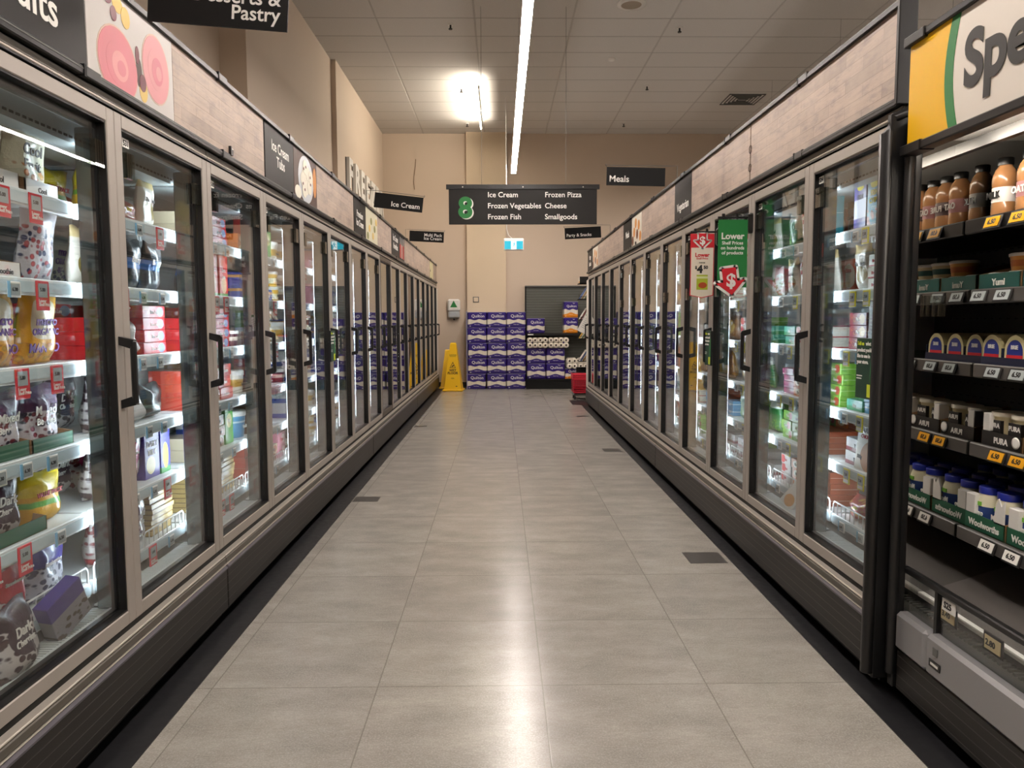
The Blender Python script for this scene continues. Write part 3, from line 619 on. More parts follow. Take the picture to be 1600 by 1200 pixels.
def suggestion(run, y, label, near, z=1.18):
    s, X, rz = SIDE[run]; t = thing('suggestion_card', (s*(X-.04), y, z), label, 'sign', rz=rz)
    h = .112; w0 = .14
    q = -1 if run == 'L' else 1
    m = MB(); m.box(-w0/2, w0/2, 0, .003, -h, h, DGRN, .001).box(-w0/2-.003 if run == 'L' else w0/2-.004, -w0/2+.004 if run == 'L' else w0/2+.003, -.001, .012, -h, h, BLK, .002); m.ob('card', t); MB().box(-.02, .02, .003, .033, -.03, .03, BLK).ob('holder', t)
    m = MB(); m.text('Tell us', .019, mat('lime_print', 'c8d62f', .5), -.062, -.0008, h-.026, bold=.03).text('what', .019, TXW, .003, -.0008, h-.026, bold=.03).text("product you'd\nlike to see in\nyour store.", .019, TXW, -.062, -.0008, h-.05, bold=.03, ls=1.15)
    m.prism(rect_arc(.07, -.02, .03, .085, 20, 90, 270), -.0008, 0, GRN).box(.02, .062, -.001, 0, -h+.008, -h+.055, mat('lime_print', 'c8d62f', .5)).box(-.062, -.02, -.001, 0, -.03, -.026, TXW).box(-.062, -.025, -.001, 0, -.04, -.036, TXW); m.ob('lettering', t)
suggestion('R', 2.77, 'dark green suggestion card hanging on nearest right door handle', 0, 1.17)
suggestion('R', 4.9, 'dark green suggestion card on a handle behind the red banner', 0, 1.17)
suggestion('L', 5.54, 'dark green suggestion card on a left door handle', 0, 1.17)
# ---------------------------------------------------------------- toilet paper, back display
def tp_mat(name, accent, lift=0):
    m, nt, b = newmat(name); g = G(nt); x, y, z = g.xyz(g.gen())
    P = (*hx('2b1572'), 1); w1 = g.math('MULTIPLY', g.math('SINE', g.math('MULTIPLY', x, 12.5)), .035)
    hump = g.math('MULTIPLY', g.math('POWER', g.math('SINE', g.math('MULTIPLY', x, math.pi), None, None, True), 3), .12)
    up = g.step(z, g.math('ADD', w1, .50)); lo = g.step(z, g.math('ADD', hump, .2))
    n = g.noise(g.mapv(g.gen(), (6, 1, 3)), 1, 2)
    wc = g.mix(n, (*hx('cfc6b4'), 1), (*hx('efe9dc'), 1))
    vs = g.step(g.math('ABSOLUTE', g.math('SUBTRACT', g.math('FRACT', g.math('MULTIPLY', x, 4)), .5)), .47, .02)
    wc = g.mix(g.math('MULTIPLY', vs, .3), wc, (*hx('8f8678'), 1))
    c = g.mix(lo, (*hx(accent), 1), wc); c = g.mix(up, c, P)
    g.link(c, b.inputs['Base Color']); b.inputs['Roughness'].default_value = .3; b.inputs['Coat Weight'].default_value = .3
    g.link(g.bump(g.noise(g.obj(), 14, 3), .5, .02), b.inputs['Normal']); return m
TP = tp_mat('toilet_paper_wrap_purple', '2b1572'); TPO = tp_mat('toilet_paper_wrap_orange', 'dd8a1c')
def soft_block(w_, d, h, mt, seed=0):
    rr = random.Random(seed); m = MB(); n = 6
    m.box(-w_/2+.006, w_/2-.006, .004, d, .003, h-.003, mt, .018)
    m.box(-w_/2, w_/2, .01, d-.01, 0, .006, mt, .002).box(-w_/2, w_/2, .012, d-.012, h-.006, h, mat('clear_wrap_edge', 'b9b6c9', .2), .002); return m
@shared
def tp_pack(o, w_, h):
    m = soft_block(w_, .4, h, TPO if o else TP); s = w_/.385
    m.text('Quilton', .082*s, TXW, -.01+.03*s, .0028, h*.65, 'CENTER', .004); m.tube([(.05*s, .003, h*.92), (.075*s, .002, h*.87), (.1*s, .003, h*.9)], .004, TXW, 6)
    m.text('24', .03*s, TXW, -.15*s, .0028, h*.06, 'LEFT', .02).text('Toilet tissue', .022*s, TXW, 0, .0028, h*.17, 'CENTER'); return m.mesh('tp')
ROW = ['bottom', 'second', 'third', 'fourth', 'top']; COLN = ['left', 'middle', 'right']
for c in range(3):
    for r in range(5):
        put('toilet_paper_pack', tp_pack(0, .385, .303), None, (-.47+c*.387+(-.025 if (c == 0 and r == 0) else .006*((r*7+c*3) % 3-1)), 14.97, r*.305), rot=(0, 0, R(((r*5+c*7) % 5-2)*.5)), label=f'purple and white toilet paper pack, {COLN[c]} column, {ROW[r]} row of the floor stack'.replace('row of the floor', 'row of floor'), cat='toilet paper', group='toilet paper packs in the floor stack')
MB().box(-.685, -.664, 14.965, 15.36, 0, 1.535, mat('stack_side_wrap', '8d88a5', .3), .004).ob('stretch_wrap_sheet', label='clear stretch wrap sheet down the left side of the toilet paper stack', cat='plastic wrap')
t = thing('display_shelving', (1.28, 14.9, 0), 'dark grey gondola shelving against the back wall', 'shelving')
m = MB(); m.box(-.78, .78, .5, .54, 0, 2.03, GREY); 
for k in range(34): m.box(-.775, .775, .494, .501, .25+k*.052, .293+k*.052, mat('slat_grey', '54564f', .5), .003)
m.ob('back_panel', t)
MB().box(-.79, .79, .44, .56, 2.03, 2.055, GREY, .004).ob('top_cap', t); MB().box(-.79, -.765, .46, .56, 0, 2.05, BLKM).box(.765, .79, .46, .56, 0, 2.05, BLKM).ob('upright', t)
m = MB(); m.box(-.78, .78, 0, .5, .17, .2, BLKM).box(-.78, .78, .02, .04, 0, .17, BLKM); m.ob('base_shelf', t)
m = MB(); m.box(-.78, .78, 0, .5, 1.075, 1.1, BLKM).box(-.78, .78, -.008, .004, 1.06, 1.105, BLK).box(-.75, -.64, -.011, -.006, 1.066, 1.09, TXW).box(.33, .5, -.011, -.006, 1.05, 1.085, RED); o = m.ob('shelf', t)
for i, (x, z, o, w_, h, l) in enumerate([(.70, .2, 0, .375, .305, 'purple toilet paper pack on the gondola base, lower left'), (1.08, .2, 0, .375, .305, 'purple toilet paper pack on the gondola base, lower right'), (.70, .508, 0, .375, .305, 'purple toilet paper pack on gondola, upper left of four'), (1.08, .508, 0, .375, .305, 'purple toilet paper pack on gondola, upper right of four'),
        (.69, 1.1, 0, .36, .30, 'single purple toilet paper pack standing on the upper gondola shelf, left end'), (1.38, 1.1, 1, .29, .31, 'purple pack with orange base on upper shelf, lower one'), (1.38, 1.412, 1, .29, .31, 'purple pack with orange base on upper shelf, stacked on top'), (1.42, .2, 1, .3, .2, 'purple and orange pack on gondola base behind the baskets')]):
    put('toilet_paper_pack', tp_pack(o, w_, h), None, (x+.0, 14.93, z), label=l, cat='toilet paper')
ROLLW = mat('paper_roll_white', 'e6ddcd', .8); CORE = mat('paper_roll_core', '43342a', .8)
@shared
def roll_mesh(): return MB().lathe([(.019, .0), (.05, 0), (.053, .012), (.053, .09), (.05, .1)], ROLLW, 22, Matrix.Rotation(R(90), 4, 'X') @ Matrix.Translation((0, 0, -.1)), cap=False).lathe([(.0195, .098), (.0195, .02)], CORE, 14, Matrix.Rotation(R(90), 4, 'X') @ Matrix.Translation((0, 0, -.1)), cap=True).mesh('r')
def rollpack(x, z, nx, nz, label, y=14.96, pr=True):
    t = thing('toilet_roll_pack', (x, y, z), label, 'toilet paper')
    for i in range(nx):
        for k in range(nz): put('toilet_roll', roll_mesh(), t, (.053+i*.1, 0, .053+k*.1), rot=(0, 0, R(180)))
    MB().box(0, nx*.1+.006, .1, .2, 0, nz*.1+.006, ROLLW, .03).ob('wrap', t)
    if pr: MB().prism(rect_arc(.06 if nx < 3 or pr == 1 else .34, .1, .05, .045, 14), -.003, -.001, mat('wrap_print_violet', '5a4aa8', .4)).ob('wrap_print', t)
rollpack(.52, .815, 4, 2, 'loose-wrapped rolls pack showing round ends, left, on purple packs', pr=1)
rollpack(.93, .815, 4, 2, 'loose-wrapped rolls pack showing round ends, right, on purple packs', pr=2)
rollpack(1.30, .405, 2, 2, 'small four-roll pack behind the magazine rack', pr=False)
rollpack(1.52, .405, 2, 2, 'roll pack at the right end of the gondola base', pr=False, y=14.97)
# caution sign
YB2 = mat('caution_black', '2a2208', .5)
def caution(x, y, rz, label, sc_=1.0, txt=True):
    t = thing('wet_floor_sign', (x, y, 0), label, 'caution sign', rz=rz); m = MB(); H = .93*sc_; vs = []; 
    for r, z in ((.2, .03), (.193, .06), (.065, H-.02), (.052, H)):
        for k in range(4): a = R(45+90*k); vs.append((r*math.cos(a)*1.2*sc_, r*math.sin(a)*1.2*sc_, z))
    fs = [(i*4+k, i*4+(k+1) % 4, i*4+4+(k+1) % 4, i*4+4+k) for i in range(3) for k in range(4)]+[(12, 13, 14, 15)]
    m.add(vs, fs, YEL); m.ob('body', t); MB().box(-.2*sc_, .2*sc_, -.2*sc_, .2*sc_, 0, .035, YEL, .015).ob('base', t)
    if txt:
        tilt = math.atan2((.193-.065)*1.2*.707, H-.08); M = Matrix.Translation((0, -.1655, .05)) @ Matrix.Rotation(-tilt, 4, 'X'); m = MB()
        m.text('CAUTION', .03, YB2, 0, -.002, .64, 'CENTER', .02, M=M).box(-.06, .06, -.003, -.001, .62, .626, YB2, M=M)
        m.prism([(-.06, .4), (.06, .4), (0, .52)], -.003, -.001, YB2, M=M).prism([(-.046, .408), (.046, .408), (0, .5)], -.004, -.002, YEL, M=M).prism([(-.02, .415), (.012, .43), (.026, .455), (.006, .462), (-.01, .44), (-.026, .425)], -.005, -.003, YB2, M=M)
        m.text('WET\nFLOOR', .062, YB2, 0, -.002, .335, 'CENTER', .03, M=M, ls=.85).text('PISO', .03, YB2, 0, -.002, .19, 'CENTER', .01, M=M).box(.06, .09, -.003, -.001, .04, .055, YB2, M=M); m.ob('lettering', t)
caution(-.92, 14.66, R(-4), 'yellow WET FLOOR cone sign in front, nearest the camera')
caution(-1.07, 15.13, R(3), 'second yellow cone sign standing behind the WET FLOOR sign', .84, False)
# baskets, rack, clipboard
t = thing('basket_trolley', (1.38, 12.95, 0), 'grey wheeled base under the red shopping baskets', 'trolley')
MB().box(-.15, .14, -.12, .2, .07, .1, GREY, .01).box(-.12, .1, -.08, .16, .1, .118, GREY).ob('frame', t)
for x in (-.12, .11):
    for y in (-.09, .17): MB().lathe([(.035, -.012), (.035, .012)], BLK, 16, Matrix.Translation((x, y, .035)) @ Matrix.Rotation(R(90), 4, 'Y')).ob('wheel', t)
BR = mat('basket_red', 'c81e36', .4)
@shared
def basket():
    m = MB(); x, y, h = .145, .2, .24
    for q in range(7): z = .01+q*.034; k = 1-.1*(1-q/6); m.box(-x*k, x*k, -y*k, -y*k+.004, z, z+.017, BR).box(-x*k, x*k, y*k-.004, y*k, z, z+.017, BR).box(-x*k, -x*k+.004, -y*k, y*k, z, z+.017, BR).box(x*k-.004, x*k, -y*k, y*k, z, z+.017, BR)
    m.box(-x*.9, x*.9, -y*.9, y*.9, 0, .01, BR).box(-x-.006, x+.006, -y-.006, y+.006, .235, .25, BR, .004)
    for i in range(9): xx = -x*.88+i*x*.22; m.box(xx, xx+.004, -y*.94, -y*.93, .01, .24, BR)
    for sx in (-1, 1):
        for sy in (-1, 1): m.box(sx*x*.93-.006, sx*x*.93+.006, sy*y*.93-.006, sy*y*.93+.006, .0, .24, BR)
    return m.mesh('b')
for k in range(3):
    t = put('shopping_basket', basket(), None, (1.37, 12.98, .119+k*.036), label='red plastic shopping basket, %s of the nested stack by the right run' % ['bottom', 'middle', 'top'][k], cat='basket', group='nested red shopping baskets')
    MB().tube([(-.145, .05, .24), (-.13, .04, .262), (.13, .04, .262), (.145, .05, .24)], .006, BLK).ob('handle', t)
t = thing('magazine_rack', (1.50, 13.5, 0), 'dark wire rack of slanted reading stock at end of right run', 'rack')
m = MB(); m.box(.1, .13, -.1, .35, 0, 2.12, BLKM).box(-.12, .13, .3, .35, 0, .5, BLKM); m.ob('upright', t)
SH = [.62, 1.02, 1.36, 1.72]
for z in SH: MB().add([(-.11, -.12, z), (.1, -.12, z), (.1, .3, z), (-.11, .3, z), (-.11, -.12, z+.012), (.1, -.12, z+.012), (.1, .3, z+.012), (-.11, .3, z+.012)], [(0, 1, 2, 3), (4, 7, 6, 5), (0, 4, 5, 1), (1, 5, 6, 2), (2, 6, 7, 3), (3, 7, 4, 0)], BLKM).tube([(-.12, -.12, z+.05), (.1, -.12, z+.05)], .004, BLK).tube([(-.12, -.12, z+.0), (-.12, -.12, z+.09)], .004, BLK).ob('shelf', t)
MB().box(-.11, .1, -.12, .3, 2.0, 2.01, BLKM).box(-.11, .1, -.12, -.11, 2.0, 2.12, BLKM).ob('top_shelf', t)
pc = ['e6e2da', '3c5fa0', 'd8d4cc', 'c9a33c', 'efece6', '6d8a4c', 'dedad2', '8a3a3a']
for i, z in enumerate(SH[:4]):
    for k in range(5):
        M_ = Matrix.Rotation(R(-38), 4, 'Y')
        o = MB().box(-.002, .006, 0, .2, 0, .23, mat('paper_'+pc[(i*3+k) % 8], pc[(i*3+k) % 8], .5), M=Matrix.Rotation(R(32), 4, 'Y')).ob('magazine', None, (1.395+k*.024, 13.42, z+.015), label='%s slanted magazine from the aisle side, %s rack shelf' % (['first', 'second', 'third', 'fourth', 'fifth'][k], ['lowest', 'second lowest', 'third', 'highest'][i]), cat='magazine', group='magazines in the rack')
MB().box(-.07, .03, 0, .15, 0, .1, pk('snack_orange_white', 'e7e2d8', stripe=(0, .3, 'e09a20'), blob=(.6, .65, .3, .2, 2), bc='55509a', kind='box')).ob('paper_towel_pack', None, (1.46, 13.4, 2.01), label='small orange and white pack on top shelf of magazine rack', cat='pack')
t = thing('clipboard_notice', (1.40, 12.2, 1.285), 'tilted white paper notice hanging at the end of right run', 'notice', rot=(0, R(28), R(-8)))
MB().box(-.11, .11, -.004, 0, -.16, .16, TXW, .002).ob('sheet', t); m = MB().box(-.1, .1, -.0055, -.004, .115, .15, GRN)
for k in range(6): m.box(-.08, .05+.01*(k % 3), -.0055, -.004, .07-k*.03, .074-k*.03, GREY)
m.ob('print', t); MB().tube([(0, 0, .155), (.03, -.07, .15), (.06, -.125, .1)], .004, GREY).ob('hanging_wire', t)

# ---------------------------------------------------------------- open dairy case, right foreground
def dx(x, y, z): return (x, y, z)
D0, D1 = 1.30, 2.56
t = thing('dairy_case', (1.38, D0, 0), 'open refrigerated dairy case with yellow and white overhead sign', 'fridge'); L = D1-D0
MIR = mat('mirror_end_panel', 'c9c9c6', .015, 1.0)
MB().box(.03, .84, L, L+.004, .3, 2.0, MIR).ob('mirror_panel', t)
m = MB(); m.box(0, .9, L+.006, L+.04, .05, 2.02, BLK, .004); m.tube([(.002, L+.02, .1), (.002, L+.02, 1.93), (.03, L+.02, 1.99), (.09, L+.02, 2.02)], .019, BLK, 10); m.ob('end_panel', t)
MB().box(.02, .9, -.03, 0, .05, 2.02, WHP, .004).ob('near_end_panel', t)
DB = mat('dairy_back_dark', '3c3b38', .5); m = MB(); m.box(.82, .9, 0, L, .3, 2.02, DB)
for z in [.75+.06*k for k in range(20)]:
    for q in range(24): m.box(.818, .821, .03+q*.052, .05+q*.052, z, z+.006, BLKM)
m.ob('back_panel', t); MB().box(.812, .818, 0, L, 1.70, 1.96, WHP).ob('upper_back_liner', t)
m = MB(); m.box(.06, .85, 0, L, 1.96, 2.02, WHP).box(.1, .8, 0, L, 1.945, 1.96, WHP); m.ob('canopy', t)
MB().box(.016, .03, .05, L-.05, 1.922, 1.936, mat('dairy_led', 'ffffff', .5, emit='fff2e2', es=95)).ob('canopy_light', t); MB().box(.14, .165, 0, L, 1.895, 1.93, BLK).ob('canopy_bar', t)
SG = mat('specials_yellow', 'f0b90b', .4); SW = mat('specials_white', 'e4dcd0', .4); SB = mat('specials_black', '2a2826', .5)
# overhead sign (local X to the case, faces -X)
RZ = Matrix.Translation((-.022, L, 1.925)) @ Matrix.Rotation(R(-90), 4, 'Z')
m = MB(); m.box(0, L, 0, .03, 0, .325, SW, M=RZ); o = m.ob('sign_board', t)
m = MB(); n = 14; cv = [.262-.055*math.cos((i/n-.5)*2.2)+.055*.45 for i in range(n+1)]
m.prism([(0, 0)]+[(cv[i]-.03, .325*i/n) for i in range(n+1)]+[(0, .325)], -.0012, .001, SG, M=RZ)
m.prism([(cv[i]-.03, .325*i/n) for i in range(n+1)]+[(cv[i]+.012, .325*i/n) for i in range(n, -1, -1)], -.0016, .001, GRN, M=RZ); m.ob('colour_band', o)
MB().text('Specials', .215, SB, .30, -.0022, .10, 'LEFT', .032, M=RZ @ Matrix.Rotation(0, 4, 'Y'), sx=.92).ob('lettering', o)
m = MB(); m.box(-.02, L, -.012, .035, .325, .35, BLK, .004, M=RZ).box(-.02, .1, -.016, .037, .32, .353, BLK, .003, M=RZ).box(-.02, L, -.012, .035, -.028, 0, BLK, .004, M=RZ).box(-.02, .1, -.016, .037, -.031, .003, BLK, .003, M=RZ); m.ob('sign_rail', t)
DG = mat('dairy_shelf_dark', '2b2a29', .4); DRL = mat('dairy_rail', '5d5b59', .3, .3)
DSH = [(1.675, .20), (1.445, .23), (1.195, .25), (.925, .25), (.635, .22)]
TAGO = mat('tag_orange', 'e2a21a', .4)
for i, (z, x0) in enumerate(DSH):
    o = MB().box(x0, .8, .01, L-.004, z-.02, z, DG, .003).ob('shelf', t)
    MB().box(x0-.02, x0, .01, L-.004, z-.042, z+.006, BLK if i == 0 else DRL, .004).ob('price_rail', o)
    for k, yy in enumerate([(.98, 1.1), (.93, 1.08, 1.2), (.88, 1.02, 1.14), (1.0, 1.1), (.96, 1.08)][i]):
        m = MB(); M_ = Matrix.Translation((x0-.022, yy, z-.02)) @ Matrix.Rotation(R(-90), 4, 'Z') @ Matrix.Rotation(R(-18), 4, 'X')
        m.box(-.042, .042, -.006, 0, -.022, .022, BLK, .002, M=M_).box(-.034, .034, -.008, -.005, -.016, .016, [TAGO, SCRN, SCRN, TAGO, TXW][i], M=M_).text('6.50', .022, TXB, -.02, -.0084, -.007, bold=.03, M=M_); m.ob('price_tag', o)
m = MB(); m.box(.05, .82, 0, L, .3, .36, mat('dairy_well', '8a8a86', .4)).add([(.1, 0, .40), (.1, L, .40), (.62, L, .56), (.62, 0, .56), (.1, 0, .39), (.1, L, .39), (.62, L, .55), (.62, 0, .55)], [(0, 1, 2, 3), (7, 6, 5, 4), (0, 4, 5, 1), (3, 2, 6, 7)], mat('deck_board_dark', '4b4744', .6, noise=.1, nscale=6)); m.box(.075, .1, 0, L, .385, .402, WHP, .004); m.ob('deck', t)
m = MB()
for k in range(56): m.box(.045, .08, .01+k*.0225, .02+k*.0225, .36, .368, GREY)
m.ob('air_grille', t)
MB().box(.036, .041, .02, L-.02, .33, .47, GLS).ob('glass_guard', t)
MB().box(.026, .05, 0, L, .468, .49, BLK, .004).box(.028, .05, 0, .02, .32, .48, BLK).box(.028, .05, L-.2, L-.185, .32, .48, BLK).ob('guard_frame', t)
m = MB(); m.box(.0, .05, 0, L-.19, .2, .335, SILV, .012).box(.0, .05, L-.184, L, .2, .335, SILV, .012); m.ob('silver_bumper', t)
MB().box(.01, .8, 0, L, .05, .2, RIBS, .006).ob('lower_panel', t); MB().box(.1, .8, 0, L, 0, .05, BLKM).ob('plinth', t)
m = MB(); M_ = Matrix.Translation((-.001, L-.25, .25)) @ Matrix.Rotation(R(-90), 4, 'Z'); m.box(-.03, .03, -.002, 0, -.012, .012, BLK, M=M_).box(-.02, .02, -.003, -.001, -.004, .004, TXW, M=M_).box(-.012, .012, -.002, 0, .03, .055, GREY, M=M_); m.ob('vent_slot', t)
M_ = Matrix.Translation((.034, L-.25, .43)) @ Matrix.Rotation(R(-90), 4, 'Z'); MB().box(-.03, .04, -.002, 0, -.005, .032, TXW, M=M_).text('S25', .028, TXB, -.02, -.0025, .005, bold=.03, M=M_).ob('number_sticker', t)
m = MB()
for k in range(4): m.box(.05+k*.02, .065+k*.02, L-.01, L-.003, 1.36, 1.43, ACR)
m.ob('sign_clip', t)
# ---------------------------------------------------------------- products
def pouch(w_, h, d, mt, txt=None, tc=None, seed=0, lying=False):
    rr = random.Random(seed); nx, nz = 9, 11; F = []; B = []; ph = [rr.uniform(0, 6) for _ in range(4)]
    for j in range(nz+1):
        v = j/nz
        for i in range(nx+1):
            u = i/nx*2-1
            e = max(0, 1-abs(u)**3.2)**.6; pz = min(1, (v*5+.35))*max(0, 1-max(0, (v-.55)/.42)**2)**.7 if v < .97 else 0
            lump = 1+.14*math.sin(u*5+ph[0]+v*4)+.12*math.sin(v*11+ph[1])+.1*math.cos(u*9+ph[2])
            t_ = d/2*e*pz*lump
            neck = 1-.06*math.sin(v*math.pi*1.0)-.03*math.sin(v*9+ph[3])
            x = u*w_/2*neck; z = v*h+.006*math.sin(u*4+ph[1])*v
            F.append((x, d/2-t_-.0015, z)); B.append((x, d/2+t_+.0015, z))
    n = nx+1; vs = F+B; o = len(F); fs = []
    for j in range(nz):
        for i in range(nx):
            a = j*n+i; fs.append((a, a+1, a+n+1, a+n)); fs.append((o+a, o+a+n, o+a+n+1, o+a+1))
    for j in range(nz): a = j*n; fs.append((a, a+n, o+a+n, o+a)); b = a+nx; fs.append((b, o+b, o+b+n, b+n))
    for i in range(nx): fs.append((i, o+i, o+i+1, i+1)); a = nz*n+i; fs.append((a, a+1, o+a+1, o+a))
    m = MB(); m.add(vs, fs, mt, True)
    if txt:
        k = len(txt); 
        for q, line in enumerate(txt): s_ = min(.2*h, 1.5*w_*.72/max(3, len(line))); m.text(line, s_, tc, 0, -.0015-.01*0, h*.56-q*s_*1.05, 'CENTER', .02, ext=.0012)
    return m
def carton(w_, h, d, mt, txt=None, tc=None, seed=0):
    m = MB(); m.box(-w_/2, w_/2, 0, d, 0, h, mt, .002).box(w_/2-.001, w_/2+.0004, .004, d-.004, h*.5-.0006, h*.5+.0006, TXW)
    if txt:
        for q, line in enumerate(txt): s_ = min(.4*h, .26*w_+.0, 1.5*w_*.85/max(3, len(line))); m.text(line, s_, tc, 0, -.0007, h*.6-q*s_*1.05 if h > w_*.7 else h*.33-q*s_, 'CENTER', .02)
    return m
def tub(w_, h, d, mt, txt=None, tc=None, lidm=None, seed=0):
    r = w_/2; M_ = Matrix.Translation((0, r, 0)); m = MB(); m.lathe([(r*.82, 0), (r*.84, .004), (r*.96, h*.82)], mt, 20, M_)
    m.lathe([(r, h*.8), (r, h*.96), (r*.97, h), (r*.1, h)], lidm or WHP, 20, M_)
    if txt: m.text(txt[0], min(.3*h, .8*w_/max(3, len(txt[0]))*1.4), tc, 0, r-r*.93-.004, h*.35, 'CENTER', .02)
    return m
def P(*a, **k): return pk(*a, **k)
RP, PU, BK = mat('print_red', 'b3202c', .5), mat('print_purple', '5b2d86', .5), TXB
